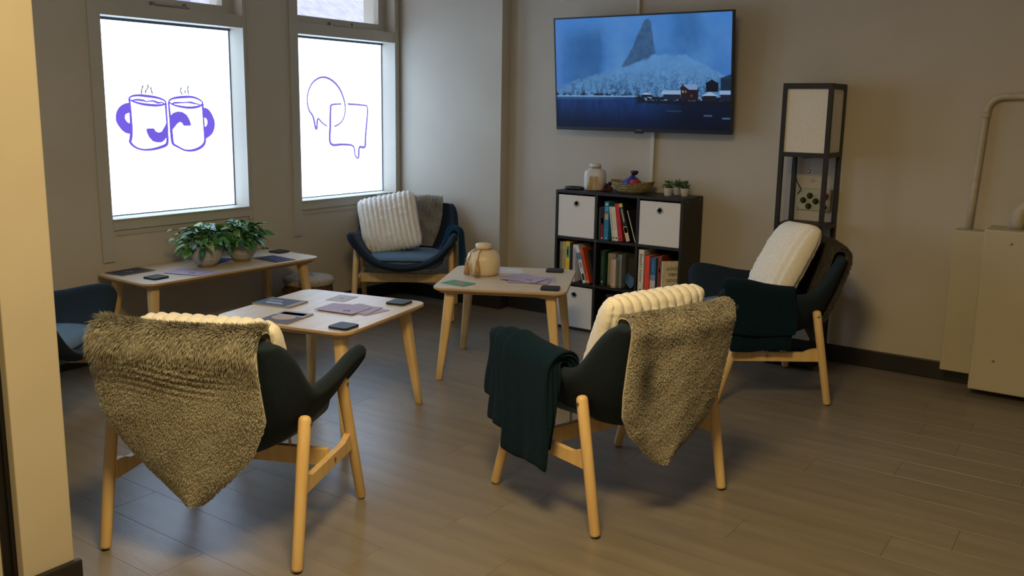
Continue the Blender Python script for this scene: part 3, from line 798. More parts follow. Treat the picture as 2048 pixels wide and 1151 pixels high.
def paint_screen(h, w):
    U, V = np.meshgrid((np.arange(w)+.5)/w, (np.arange(h)+.5)/h)
    def c(r, g, b): return np.array(srgb(r, g, b)[:3])
    n1 = fbm((h, w), (4, 6), 3, 5); n2 = fbm((h, w), (14, 22), 9, 4); n3 = fbm((h, w), (40, 64), 15, 3); n4 = fbm((h, w), (10, 60), 30, 3)
    img = np.zeros((h, w, 3))
    def put(mask, col): 
        nonlocal img
        mask = np.clip(mask, 0, 1)[..., None]; img = img*(1-mask)+mask*np.asarray(col)
    def sm(a, b, x): t = np.clip((x-a)/(b-a), 0, 1); return t*t*(3-2*t)
    put(np.ones((h, w)), c(56, 112, 180)+0*img)
    put(sm(.45, .0, V)*0.6, c(70, 130, 206))
    put(sm(.35, .75, n1)*0.6, c(86, 140, 200))
    # misty cliffs left and right
    wob = 0.05*(n1-.5)+0.03*(n2-.5)
    put(sm(.33, .27, U+wob+0.03*V)*sm(.0, .22, V+.12*(n1-.5))*sm(-.02, .16, U+wob)*(0.55+.4*n2), c(38, 86, 142))
    put(sm(.07, .0, U+wob)*0.5, c(84, 124, 196))
    put(sm(.29, .40, U)*sm(.47, .38, U)*sm(.0, .3, V)*0.3, c(108, 158, 210))
    put(sm(.64, .72, U-0.06*V+wob)*sm(.88, .79, U-.06*V+wob)*sm(.48, .15, V)*(0.35+.4*n2), c(42, 88, 142))
    put(sm(.88, 1.0, U+wob)*0.35, c(66, 122, 196))
    # tall peak
    lf = np.interp(V, [.03, .06, .12, .2, .28, .36, .43], [.545, .525, .508, .482, .462, .434, .405]); rt = np.interp(V, [.03, .06, .15, .25, .36, .43], [.558, .570, .578, .588, .597, .60])
    pk = sm(-.004, .006, U-lf+0.016*(n3-.5))*sm(-.004, .006, rt-U+0.012*(n3-.5))*sm(.025, .04, V)
    put(pk*0.85, c(52, 82, 118)[None, None]*(0.45+1.0*n3[..., None])); put(pk*sm(.60, .70, n2)*sm(.2, .36, V)*.5, c(96, 146, 196))
    # snow slope
    hill = np.interp(U, [0, .1, .25, .38, .45, .52, .6, .68, .76, .85, .93, 1], [.63, .575, .505, .475, .42, .385, .345, .33, .345, .43, .50, .56])
    sl = sm(-.01, .02, V-hill+0.05*(n2-.5))
    put(sl, c(92, 146, 202)[None, None]*(0.55+0.45*n2[..., None]+0.14*n3[..., None]))
    put(sl*sm(.54, .66, n3*.7+n2*.3)*sm(.40, .66, V+.1*n2)*0.45, c(38, 74, 116)); n5 = fbm((h, w), (90, 130), 55, 2); put(sl*sm(.58, .68, n5)*sm(.44, .66, V)*sm(.35, .6, n2)*0.7, c(28, 56, 92)); put(sl*sm(.52, .36, V)*0.35, c(84, 142, 206))
    put(sl*sm(.50, .64, n4)*sm(.50, .68, V)*0.55, c(30, 58, 92))
    # far shore
    sh = .705+0.012*(n1-.5)
    put(sm(.655, .69, V+.03*(n4-.5))*sm(.44, .56, n3)*sm(.72, .71, V)*sm(.55, .40, U), c(16, 32, 56))
    put(sm(.702, .706, V)*sm(.718, .714, V), c(120, 160, 200))
    # water
    wt = sm(.712, .720, V)
    put(wt, c(20, 52, 108))
    put(wt*sm(.35, .7, n4)*0.6, c(14, 36, 80)); put(wt*sm(.72, .98, V)*0.9, c(5, 14, 40)); put(wt*sm(.30, .0, U)*sm(.80, .95, V+.25*U-.1)*0.8, c(8, 18, 44))
    put(wt*sm(.48, .80, U)*sm(.70, .78, V)*0.85, c(4, 9, 24)); put(wt*sm(.75, .72, V)*sm(.5, .2, U)*.5, c(60, 100, 150))
    # quay, boats and houses
    put(sm(.48, .52, U+.02*n3)*sm(.695, .715, V+.02*(n3-.5))*sm(.765, .745, V-.03*U+.03*(n3-.5))*(0.65+.6*n3), c(10, 16, 30))
    put(sm(.5, .54, U)*sm(.70, .715, V)*sm(.75, .735, V)*sm(.60, .66, n3), c(120, 150, 185))
    def rect(x0, x1, y0, y1, col): put(((U > x0) & (U < x1) & (V > y0) & (V < y1)).astype(float), col)
    def roof(x0, x1, xm, y0, y1, col):
        t = np.clip((V-y0)/(y1-y0), 0, 1); put(((U > xm+(x0-xm)*t) & (U < xm+(x1-xm)*t) & (V > y0) & (V < y1)).astype(float), col)
    rect(.515, .575, .69, .715, c(18, 26, 44)); roof(.51, .58, .545, .672, .692, c(150, 176, 208))
    rect(.64, .735, .675, .735, c(24, 34, 56)); put(((U > .635-(V-.65)*.2) & (U < .735) & (V > .655) & (V < .690)).astype(float), c(142, 168, 205))
    rect(.735, .83, .64, .74, c(30, 22, 30)); roof(.725, .785, .75, .595, .645, c(36, 30, 40)); put(((U > .75+.0) & (U < .825) & (V > .605) & (V < .648) & (U > .745+(V-.605)*.8)).astype(float), c(120, 146, 186))
    rect(.742, .752, .655, .675, c(150, 120, 90)); rect(.758, .766, .655, .675, c(130, 100, 84)); rect(.79, .798, .69, .71, c(120, 60, 40))
    rect(.855, .925, .70, .745, c(26, 24, 32)); roof(.845, .935, .89, .665, .70, c(150, 176, 210))
    rect(.87, .935, .585, .665, c(12, 14, 24)); roof(.862, .94, .90, .56, .60, c(14, 16, 26))
    rect(.945, 1.0, .55, .66, c(20, 40, 62)); roof(.93, 1.06, 1.0, .515, .56, c(26, 52, 80)); rect(.94, 1.0, .655, .69, c(140, 166, 205)); rect(.945, 1.0, .69, .745, c(22, 30, 50))
    # reflections
    put(wt*((U > .86) & (U < .905) & (V > .865) & (V < .88)).astype(float)*.7, c(70, 96, 140)); put(((U > .955) & (V > .885) & (V < .90)).astype(float)*.7, c(80, 108, 150))
    put(((U > .655) & (U < .74) & (V > .83) & (V < .84)).astype(float)*.35, c(60, 90, 130))
    return img
SH_, SW_ = 290, 500
img = paint_screen(SH_, SW_)
x0s, x1s, z0s, z1s = -TW/2+0.009, TW/2-0.009, 0.022, TH-0.010
xs = np.linspace(x0s, x1s, SW_); zs = np.linspace(z1s, z0s, SH_)
PP = np.zeros((SH_, SW_, 3)); PP[..., 0] = xs[None, :]; PP[..., 2] = zs[:, None]; PP[..., 1] = -0.0012
sme = grid_mesh(PP, 'screen')
ca = sme.color_attributes.new('picture', 'FLOAT_COLOR', 'POINT')
ca.data.foreach_set('color', np.concatenate([img, np.ones((SH_, SW_, 1))], -1).astype(np.float32).ravel())
SCR = bpy.data.materials.new('lit_screen'); SCR.use_nodes = True
_n = SCR.node_tree.nodes; _l = SCR.node_tree.links
_b = _n['Principled BSDF']; _b.inputs['Base Color'].default_value = (0.005, 0.005, 0.006, 1); _b.inputs['Roughness'].default_value = 0.5; _b.inputs['Specular IOR Level'].default_value = 0.2; _b.inputs['Emission Strength'].default_value = 0.85
_a = _n.new('ShaderNodeAttribute'); _a.attribute_name = 'picture'; _l.new(_a.outputs['Color'], _b.inputs['Emission Color'])
obj('screen', sme, SCR, FR)
lg = obj('maker_mark', simple_mesh(lambda bm: add_box(bm, (0, -0.0045, 0.011), (0.032, 0.001, 0.005))), mat('grey_print', srgb(120, 120, 124), 0.4), FR)
box('wall_bracket', (-.2, .063, .22), (.2, .1, .42), BLACKPL, FR)
WHITEPL = mat('white_plastic', srgb(205, 200, 188), 0.4)
CT = tag(box('cable_trunking', (-2.697, YT-0.022, 1.9), (-2.675, YT-0.0002, HC-0.002), WHITEPL, bevel=0.003), 'white cable trunking rising from the television to the ceiling', 'trunking')
tag(box('cable_trunking', (-2.560, YT-0.024, 0.91), (-2.535, YT-0.0002, 1.42), WHITEPL, bevel=0.003), 'white cable trunking running down from the television to the bookcase', 'trunking')

# ------------------------------------------------------------------ cube bookcase
BX0, BX1, BY0, BY1, BZ = -3.080, -2.190, 4.932, 5.216, 0.905
BC = thing('bookcase', 'black-brown cube bookcase with nine compartments under the television', 'bookcase', (0, 0, 0))
th = 0.017
for nm, lo, hi in [('side_panel', (BX0, BY0, 0), (BX0+th, BY1, BZ-th)), ('side_panel', (BX1-th, BY0, 0), (BX1, BY1, BZ-th)),
                   ('top_panel', (BX0, BY0, BZ-th), (BX1, BY1, BZ)), ('bottom_panel', (BX0+th, BY0, 0), (BX1-th, BY1, th)), ('back_panel', (BX0+th, BY1-0.004, th), (BX1-th, BY1, BZ-th))]:
    box(nm, lo, hi, BLACKWD, BC, bevel=0.001)
cw_ = (BX1-BX0-4*th)/3; chh = (BZ-4*th)/3
XS = [BX0+th+k*(cw_+th) for k in range(3)]; ZSH = [th+k*(chh+th) for k in range(3)]
for k in (1, 2):
    box('shelf', (BX0+th, BY0+.002, ZSH[k]-th), (BX1-th, BY1-.004, ZSH[k]), BLACKWD, BC)
    for r_ in range(3): box('divider', (XS[k]-th, BY0+.002, ZSH[r_]), (XS[k], BY1-.004, ZSH[r_]+chh), BLACKWD, BC)
for zz in (BZ-.02, .03):
    for yy in (BY0+.05, BY1-.05):
        o = obj('screw_cap', BOLT_ME, METAL, BC); o.location = (BX1, yy, zz)
for zz in (0.05, .33, .62):
    o = obj('screw_cap', BOLT_ME, METAL, BC); o.location = (XS[1]-th/2, BY0+.0025, zz-.02); o.rotation_euler = (0, 0, -math.pi/2); o.scale = (.4, .6, .6)
BINF = mat('white_linen', srgb(226, 223, 218), 0.9, srgb(233, 230, 226), 120.0, bump=0.15, bscale=300)
def bin_(c, r_, label):
    x0, x1, z0 = XS[c]+.004, XS[c]+cw_-.004, ZSH[r_]+.001; z1 = z0+.267; xm = (x0+x1)/2; zr = z1-.052
    b = thing('fabric_bin', label, 'storage bin', (xm, BY0+.004, z0), 0, 'white fabric bins in the bookcase')
    w2 = (x1-x0)/2; hh = z1-z0; dd = .26
    # front wall with a real hole for the grommet
    bm = bmesh.new(); n = 24; rr = .0135; zc = hh-.052
    rings = []
    for y_ in (0.0, .006):
        inner_ = [bm.verts.new((rr*math.cos(2*math.pi*k/n), y_, zc+rr*math.sin(2*math.pi*k/n))) for k in range(n)]
        outer_ = []
        for k in range(n):
            a = 2*math.pi*k/n; dx, dz = math.cos(a), math.sin(a)
            t = min([(w2/abs(dx)) if abs(dx) > 1e-6 else 9, ((hh-zc)/dz) if dz > 1e-6 else 9, (zc/-dz) if dz < -1e-6 else 9])
            outer_.append((t*dx, t*dz))
        cor = [(w2, hh-zc), (-w2, hh-zc), (-w2, -zc), (w2, -zc)]
        # snap the nearest ray end to each corner
        for cx, cz in cor:
            k = min(range(n), key=lambda i: (outer_[i][0]-cx)**2+(outer_[i][1]-cz)**2); outer_[k] = (cx, cz)
        bow = lambda x, z: 0.0
        ov = [bm.verts.new((x, y_, zc+z)) for x, z in outer_]
        rings.append((inner_, ov))
        for k in range(n): bm.faces.new((inner_[k], inner_[(k+1) % n], ov[(k+1) % n], ov[k]))
    for k in range(n):
        bm.faces.new((rings[0][0][k], rings[0][0][(k+1) % n], rings[1][0][(k+1) % n], rings[1][0][k]))
        bm.faces.new((rings[0][1][k], rings[0][1][(k+1) % n], rings[1][1][(k+1) % n], rings[1][1][k]))
    obj('front_panel', b2m(bm), BINF, b)
    boxes('body', [((-w2, .006, 0), (-w2+.004, dd, hh)), ((w2-.004, .006, 0), (w2, dd, hh)), ((-w2+.004, dd-.004, 0), (w2-.004, dd, hh)), ((-w2+.004, .006, 0), (w2-.004, dd-.004, .004))], BINF, b)
    box('hem', (-w2, -.0015, .004), (w2, -.0002, .012), BINF, b); box('hem', (-w2, -.0015, hh-.008), (w2, -.0002, hh-.001), BINF, b)
    bm = bmesh.new(); ring = [(.0165*math.cos(2*math.pi*k/n), -.001, zc+.0165*math.sin(2*math.pi*k/n)) for k in range(n+1)]
    add_tube(bm, ring, .0042, 8, cap=False); obj('grommet', b2m(bm), METAL, b, True)
bin_(0, 2, 'white fabric bin in the top left compartment of the bookcase')
bin_(2, 2, 'white fabric bin in the top right compartment of the bookcase')
bin_(0, 0, 'white fabric bin in the bottom left compartment of the bookcase')
bin_(2, 0, 'white fabric bin in the bottom right compartment, mostly hidden by the cushion')

# ------------------------------------------------------------------ books
PAPER = mat('paper_block', srgb(196, 186, 164), 0.9)
def book(name, x, row_, w, h, d, col, label, lean=0.0, yf=0.02, marks=(), cat='book', rz=0.0, z=None):
    """x: left edge at the foot, lean: degrees, top towards the left when positive; marks: (z0, z1, colour, inset) on the spine"""
    z0 = (ZSH[row_]+0.0006) if z is None else z
    t = thing(name, label, cat, (x, BY0+yf, z0), 0)
    a = R(lean)
    t.rotation_euler = (0, -a, R(rz))
    if lean > 0: t.location.z = z0
    if lean < 0: t.location.z = z0+w*math.sin(-a)*0
    m = mat('book_%d_%d_%d' % col, srgb(*col), 0.55, srgb(*[min(255, int(v*1.08)+2) for v in col]), 40.0)
    boxes('cover', [((0, 0, 0), (.002, d, h)), ((w-.002, 0, 0), (w, d, h)), ((.002, 0, 0), (w-.002, .002, h))], m, t)
    box('page_block', (.002, .002, .003), (w-.002, d-.003, h-.003), PAPER, t)
    for z0_, z1_, c2, ins in marks:
        box('spine_print', (ins*w, -.0004, z0_*h), ((1-ins)*w, -.0001, z1_*h), mat('ink_%d_%d_%d' % c2, srgb(*c2), 0.6), t)
    return t
def lettered(t, h, x, pos, col, size, words):
    # spine lettering reading downwards, one mesh
    me = text_mesh(words, size); o = obj('spine_lettering', me, mat('ink_%d_%d_%d' % col, srgb(*col), 0.6), t)
    o.rotation_euler = (R(90), R(90), 0); o.location = (x, -.0008, pos*h)
X2 = XS[1]
# top middle compartment
book('book', X2+.004, 2, .011, .203, .15, (70, 92, 98), 'thin grey-green book, first in the top middle compartment')
book('book', X2+.017, 2, .022, .208, .15, (112, 24, 28), 'dark red and black book beside the blue one in the top compartment', marks=[(.45, .98, (38, 22, 30), 0.0), (.5, .66, (205, 190, 190), .2), (.02, .07, (225, 220, 214), .3)])
book('book', X2+.042, 2, .030, .243, .17, (38, 128, 170), 'tall blue book with a pale patch on its spine, top compartment', marks=[(.53, .68, (200, 170, 130), .08), (.90, .95, (215, 228, 235), .25), (.04, .07, (160, 205, 225), .3), (.75, .86, (96, 172, 206), .25)])
book('book', X2+.103, 2, .020, .213, .15, (206, 203, 182), 'cream book leaning against the blue one, top compartment', lean=8, marks=[(.06, .11, (40, 40, 36), .25), (.3, .8, (176, 172, 150), .35)])
book('book', X2+.124, 2, .021, .213, .15, (222, 214, 190), 'cream book leaning against the red one, top compartment', lean=8, marks=[(.06, .11, (40, 40, 36), .25), (.3, .85, (190, 182, 158), .4)])
book('book', X2+.152, 2, .027, .236, .16, (190, 36, 40), 'bright red book leaning in the top compartment', lean=9.5, yf=.018, marks=[(.03, .07, (120, 20, 26), .3)])
book('book', X2+.208, 2, .025, .245, .16, (30, 26, 22), 'black and yellow book leaning in the top compartment', lean=15.5, yf=.012, marks=[(.90, .99, (222, 198, 96), 0.0), (.02, .40, (214, 200, 150), 0.0), (.24, .38, (226, 202, 40), .08), (.52, .86, (196, 186, 150), .36)])
book('booklet', X2+.257, 2, .006, .205, .15, (44, 48, 50), 'thin white booklet leaning at the right of the top compartment', lean=18, yf=.03, marks=[(0, 1, (214, 210, 200), 0.0)])
# middle left compartment
X1 = XS[0]
book('book', X1+.012, 1, .020, .255, .15, (150, 146, 132), 'grey book first in the left middle compartment', marks=[(.2, .8, (120, 116, 104), .3)])
book('book', X1+.034, 1, .022, .257, .17, (190, 172, 110), 'pale yellow book in the left middle compartment', marks=[(.2, .8, (168, 150, 90), .35)])
book('book', X1+.058, 1, .028, .260, .17, (226, 194, 52), 'bright yellow book with a green oval on the spine', marks=[(.60, .88, (58, 150, 136), .16), (.66, .80, (210, 225, 190), .36)])
book('book', X1+.088, 1, .020, .250, .19, (26, 24, 24), 'black book beside the yellow one in the left compartment')
book('book', X1+.112, 1, .016, .245, .15, (214, 210, 206), 'white book standing beside the leaning ones, left compartment', marks=[(.1, .9, (96, 92, 96), .36)])
book('book', X1+.196, 1, .024, .250, .15, (206, 212, 216), 'white and blue book leaning in the left compartment', lean=15, yf=.012, marks=[(.62, .80, (70, 130, 170), .0), (.08, .25, (40, 44, 50), .15), (.4, .55, (120, 130, 140), .3)])
book('book', X1+.224, 1, .024, .232, .15, (200, 82, 40), 'orange book leaning in the left compartment', lean=15.5, yf=.012, marks=[(.04, .09, (230, 190, 160), .25), (.3, .8, (168, 62, 30), .3)])
book('book', X1+.256, 1, .014, .22, .15, (40, 46, 48), 'dark book leaning at the right of the left compartment', lean=14.5, yf=.04)
# middle compartment
book('book', X2+.018, 1, .026, .222, .15, (20, 62, 40), 'dark green book alone at the left of the central compartment', marks=[(.08, .13, (190, 200, 180), .3), (.3, .85, (60, 110, 74), .38)], yf=.035)
for k, (x_, w_, h_, c_, yf_) in enumerate([(.052, .018, .205, (176, 168, 150), .07), (.071, .016, .205, (160, 152, 136), .07), (.088, .019, .205, (140, 142, 122), .07), (.108, .015, .180, (204, 160, 126), .012), (.124, .015, .180, (196, 184, 164), .012), (.141, .013, .210, (104, 112, 116), .03), (.156, .014, .212, (132, 140, 142), .03)]):
    book('book', X2+x_, 1, w_, h_, .14, c_, ['taupe book, first of the pale ones in the central compartment', 'taupe book, second of the pale ones in the central compartment', 'olive grey book in the central compartment', 'small peach book at the front of the central compartment', 'small cream book at the front of the central compartment', 'thin slate grey book in the central compartment', 'thin light grey book in the central compartment'][k], yf=yf_, marks=[(.15, .85, tuple(int(v*.8) for v in c_), .38), (.03, .07, (60, 56, 52), .3)])
bk = book('booklet', X2+.176, 1, .010, .215, .105, (34, 36, 38), 'black booklet standing turned outward in the central compartment', yf=.075, rz=-52)
box('front_print', (.0101, .02, .06), (.0104, .09, .19), mat('ink_60_60_56', srgb(60, 60, 56), .6), bk)
bm = bmesh.new(); add_box(bm, (0, 0, 0), (.10, .003, .06), None, 0); 
fy = obj('flyer', b2m(bm), mat('flyer_blue', srgb(52, 96, 128), .5, srgb(30, 60, 84), 20)); fy.location = (X2+.215, BY0+.055, ZSH[1]+.052); fy.rotation_euler = (R(-28), R(28), R(-20))
tag(fy, 'small blue flyer lying tilted at the foot of the central compartment', 'flyer')
# right middle compartment
X3 = XS[2]
t = book('book', X3+.006, 1, .036, .262, .17, (222, 216, 204), 'thick white book with dark spine lettering in the right compartment', yf=.010, marks=[(.03, .06, (30, 30, 30), .35)])
lettered(t, .262, .018, .56, (70, 66, 60), .026, 'Beautiful Forever')
book('book', X3+.043, 1, .010, .225, .15, (74, 74, 76), 'thin dark grey book between the white and the orange one', yf=.03)
book('book', X3+.056, 1, .028, .228, .16, (236, 72, 46), 'bright orange-red book in the right compartment', yf=.004)
book('book', X3+.086, 1, .036, .220, .16, (44, 104, 160), 'blue and white book in the right compartment', yf=.012, marks=[(.02, .36, (206, 206, 204), 0.0), (.36, .52, (128, 150, 186), 0.0), (.60, .88, (84, 140, 186), .36), (.03, .10, (36, 60, 40), .1), (.12, .17, (50, 70, 52), .45)])
book('book', X3+.122, 1, .011, .222, .16, (28, 56, 44), 'thin dark green book in the right compartment', yf=.03)
book('book', X3+.134, 1, .023, .232, .15, (150, 64, 44), 'rust brown book in the right compartment', yf=.020, marks=[(.58, .66, (206, 150, 120), .3), (.2, .9, (120, 48, 36), .3)])
gv = book('book', X3+.161, 1, .022, .205, .125, (214, 204, 178), 'cream book with GOOD VIBES GOOD LIFE on its turned cover', yf=.014, rz=-47)
for k, wd in enumerate(('GOOD', 'VIBES', 'GOOD', 'LIFE')):
    o = obj('cover_lettering', text_mesh(wd, .026), mat('ink_36_34_32', srgb(36, 34, 32), .6), gv)
    o.rotation_euler = (R(90), 0, R(90)); o.location = (.0225, .066, .160-.036*k)
# bottom middle compartment
bk = book('book', X2+.07, 0, .028, .24, .12, (34, 26, 62), 'dark purple book leaning in the bottom middle compartment', yf=.03, lean=7, rz=-55)
box('front_print', (.0281, .02, .03), (.0284, .10, .10), mat('ink_60_50_110', srgb(60, 50, 110), .6), bk)
bk = book('book', X2+.285, 0, .026, .19, .12, (200, 194, 184), 'pale book leaning in the bottom middle compartment, half hidden', yf=.02, lean=-14)
bk.location.z += .0068; bk.location.x -= .09

# ------------------------------------------------------------------ things on the bookcase
ZB = BZ+0.0005
JUTE = mat('jute', srgb(172, 140, 96), 0.95, srgb(196, 166, 120), 120.0, bump=0.4, bscale=300)
CERAM = mat('cream_ceramic', srgb(226, 206, 170), 0.35, srgb(234, 216, 184), 6.0)
WCER = mat('white_ceramic', srgb(208, 206, 202), 0.4, srgb(216, 213, 208), 6.0)
def tassel(parent, top, L_, r=.012, n=16, seed=1):
    rg = random.Random(seed); bm = bmesh.new(); top = Vector(top)
    add_tube(bm, [top, top-Vector((0, 0, .012)), top-Vector((0, 0, .02))], [.004, r*.75, r*.55], 10)
    for k in range(n):
        a = 2*math.pi*k/n; q = r*(0.5+0.5*rg.random())
        b = top+Vector((math.cos(a)*q*1.25, math.sin(a)*q*1.25, -L_*(0.92+.12*rg.random())))
        s = top+Vector((math.cos(a)*r*.5, math.sin(a)*r*.5, -.016))
        add_tube(bm, [s, (s+b)/2+Vector((math.cos(a)*.002, math.sin(a)*.002, 0)), b], [.0022, .0026, .0018], 5)
    return obj('tassel', b2m(bm), JUTE, parent, True)
jr = thing('jar', 'squared white ceramic jar with jute ribbon on top of the bookcase', 'jar', (-2.880, 5.085, ZB), R(20))
def squarish(v, a):
    k = 1/max(abs(math.cos(a))**3.2+abs(math.sin(a))**3.2, .2)**(1/3.2)
    return Vector((v.x*k*.93, v.y*k*.93, v.z))
lathe('body', [(.062, 0), (.070, .004), (.074, .02), (.074, .105), (.068, .125), (.046, .137), (.030, .142), (.030, .150)], WCER, jr, 40, fn=squarish)
lathe('lid', [(.036, .150), (.037, .152), (.037, .166), (.034, .169)], WCER, jr, 28)
bm = bmesh.new(); add_tube(bm, [(.033*math.cos(2*math.pi*k/24), .033*math.sin(2*math.pi*k/24), .146) for k in range(25)], .004, 6, cap=False)
obj('cord', b2m(bm), JUTE, jr, True)
for sx, wd in ((-.02, .017), (.026, .019)):
    bm = bmesh.new()
    rows = []
    for k in range(9):
        s = k/8; zz = .142-.135*s; yy = -.034-.044*min(1, s*2.2)-.004*math.sin(s*9)
        rows.append([bm.verts.new((sx*(.4+.9*s)+q*wd*(.35+.65*s)+.004*math.sin(s*5+sx*90), yy+dy, zz)) for q, dy in ((-1, 0), (1, 0), (1, .002), (-1, .002))])
    for a, b in zip(rows, rows[1:]):
        for k in range(4): bm.faces.new((a[k], a[(k+1) % 4], b[(k+1) % 4], b[k]))
    bm.faces.new(rows[0][::-1]); bm.faces.new(rows[-1])
    obj('ribbon', b2m(bm), JUTE, jr)
# basket bowl
WICK = mat('woven_straw', srgb(170, 150, 104), 0.8, srgb(118, 102, 66), 60.0, bump=0.6, bscale=90)
bw = thing('basket', 'shallow woven straw bowl on top of the bookcase', 'basket', (-2.605, 5.075, ZB))
def oval(v, a): return Vector((v.x*1.22*(1+.03*math.cos(2*a)), v.y*.86, v.z*(1+.10*math.cos(2*a)*(v.z > .03))))
lathe('bowl', [(.06, 0), (.075, .004), (.098, .03), (.110, .058), (.118, .070), (.114, .071), (.104, .058), (.088, .022), (.05, .012)], WICK, bw, 40, fn=oval)
bm = bmesh.new()
for zr_, rr in ((.018, .088), (.030, .099), (.042, .1045), (.054, .1095), (.068, .1175)):
    add_tube(bm, [oval(Vector((rr*math.cos(2*math.pi*k/40), rr*math.sin(2*math.pi*k/40), zr_)), 2*math.pi*k/40) for k in range(41)], .0035, 6, cap=False)
obj('woven_coil', b2m(bm), WICK, bw, True)
SATIN = mat('blue_satin', srgb(34, 40, 150), 0.35, srgb(22, 26, 110), 14.0, sheen=.3)
pch = thing('drawstring_pouch', 'royal blue drawstring pouch lying in the straw bowl', 'pouch', (-2.605, 5.07, ZB+.014))
def crumple(v, a): return Vector((v.x*1.25*(1+.10*math.sin(5*a+v.z*60)), v.y*(1+.08*math.cos(4*a)), v.z))
lathe('bag', [(.035, 0), (.058, .012), (.062, .035), (.046, .062), (.026, .08), (.012, .092), (.010, .10)], SATIN, pch, 36, fn=crumple)
lathe('gathered_top', [(.010, .098), (.017, .108), (.022, .122), (.014, .126)], mat('dark_satin', srgb(30, 22, 26), .5), pch, 20, loc=(.012, 0, 0), fn=crumple)
lathe('red_sachet', [(.012, 0), (.024, .008), (.026, .022), (.014, .034)], mat('red_cloth', srgb(168, 42, 44), .6), pch, 20, loc=(.046, -.058, .042), fn=crumple)
# dried flower sprig
DRY = mat('dried_flower', srgb(92, 48, 46), .9, srgb(60, 34, 34), 60.0)
dr = thing('dried_flowers', 'small bunch of dried brown flowers between the white jar and the straw bowl', 'dried flowers', (-2.768, 5.05, ZB))
rg = random.Random(4)
for k in range(9):
    p = Vector((rg.uniform(-.022, .022), rg.uniform(-.03, .01), rg.uniform(.008, .02))); 
    if k < 3: p.z += .030; p.x = rg.uniform(-.005, .018)
    r0 = rg.uniform(.012, .018)
    if p.z < r0: p.z = r0
    bm = bmesh.new(); bmesh.ops.create_icosphere(bm, subdivisions=2, radius=r0, matrix=Matrix.Translation(p))
    for v in bm.verts:
        v.co += (v.co-p)*(0.45*math.sin(v.co.x*700)*math.sin(v.co.y*650+1)*math.sin(v.co.z*720))
        v.co.z = max(v.co.z, .0003)
    obj('flower_head', b2m(bm), DRY, dr)
bm = bmesh.new()
for k in range(5): add_tube(bm, [(-.03, -.022+.006*k, .004), (.0, -.016+.003*k, .006), (.03, .004*k-.02, .004)], .0018, 5)
obj('stems', b2m(bm), DRY, dr)
tr = thing('sunglasses_case', 'flat black case lying at the left end of the bookcase top', 'case', (-3.0, 5.03, ZB), R(8))
lathe('case', [(.03, 0), (.036, .004), (.037, .012), (.03, .019), (.012, .022)], mat('black_leather', srgb(16, 16, 17), .5), tr, 32, fn=lambda v, a: Vector((v.x*1.9, v.y*.85, v.z)))
box('zip', (-.06, -.0325, .010), (.06, -.0305, .0125), METAL, tr)
GREEN = mat('succulent_green', srgb(46, 74, 38), .6, srgb(74, 104, 52), 30.0)
LPOT = mat('white_pot', srgb(206, 202, 192), .5)
for k, (x_, y_, lab, sc) in enumerate([(-2.353, 5.06, 'small white pot of bushy greenery at the front, first of three on the bookcase', 1.0), (-2.335, 5.155, 'small white pot of greenery standing behind the other two on the bookcase', 1.0), (-2.262, 5.10, 'small white pot of spiky greenery, rightmost of three on the bookcase', .95)]):
    pl = thing('potted_succulent', lab, 'plant', (x_, y_, ZB), k*1.3, 'little potted plants on the bookcase')
    lathe('pot', [(.020, 0), (.022, .002), (.0265, .044), (.0275, .048), (.0245, .048), (.023, .038)], LPOT, pl, 24)
    rg = random.Random(30+k); bm = bmesh.new()
    for q in range(130 if k < 2 else 90):
        a = rg.uniform(0, 2*math.pi); el = rg.uniform(.05, 1.35); rr = rg.uniform(.012, .042)*sc
        c = Vector((math.cos(a)*math.cos(el)*rr, math.sin(a)*math.cos(el)*rr, .046+math.sin(el)*rr*1.25))
        d = Vector((math.cos(a)*math.cos(el), math.sin(a)*math.cos(el), math.sin(el)+.3)).normalized()
        sdv = d.cross(Vector((rg.gauss(0, 1), rg.gauss(0, 1), rg.gauss(0, 1)))).normalized()
        L_ = rg.uniform(.010, .017) if k < 2 else rg.uniform(.014, .022); w_ = .0036
        v = [bm.verts.new(c-d*L_*.4), bm.verts.new(c+sdv*w_), bm.verts.new(c+d*L_*.6), bm.verts.new(c-sdv*w_), bm.verts.new(c+d.cross(sdv)*w_*.5)]
        for f in ((0, 1, 4), (1, 2, 4), (2, 3, 4), (3, 0, 4)): bm.faces.new([v[i] for i in f])
    for q in range(8):
        a = q*.8; add_tube(bm, [(0, 0, .036), (math.cos(a)*.012, math.sin(a)*.012, .066), (math.cos(a)*.02, math.sin(a)*.02, .082)], .0012, 4)
    o = obj('foliage', b2m(bm), GREEN, pl); o['kind'] = 'stuff'

# ------------------------------------------------------------------ shelf floor lamp
LP = thing('shelf_lamp', 'tall black shelf floor lamp with a square fabric shade by the back wall', 'floor lamp', (-1.515, 5.083, 0))
hw = .122; pw = .024
for sx in (-1, 1):
    for sy in (-1, 1):
        box('post', (sx*hw-pw/2, sy*hw-pw/2, 0), (sx*hw+pw/2, sy*hw+pw/2, 1.575), BLACKWD, LP, bevel=.001)
def square_rim(name, z0, z1, m=BLACKWD):
    boxes(name, [((-hw+pw/2, s*hw-pw/2, z0), (hw-pw/2, s*hw+pw/2, z1)) for s in (-1, 1)]+[((s*hw-pw/2, -hw+pw/2, z0), (s*hw+pw/2, hw-pw/2, z1)) for s in (-1, 1)], m, LP)
square_rim('top_rim', 1.545, 1.575); square_rim('shade_rim', 1.180, 1.205)
for z in (.02, .40, .785): 
    square_rim('shelf_rim', z, z+.022); box('shelf', (-hw+pw/2, -hw+pw/2, z+.012), (hw-pw/2, hw-pw/2, z+.0219), BLACKWD, LP)
SHADE = mat('linen_shade', srgb(226, 221, 210), .9, srgb(232, 228, 218), 90.0)
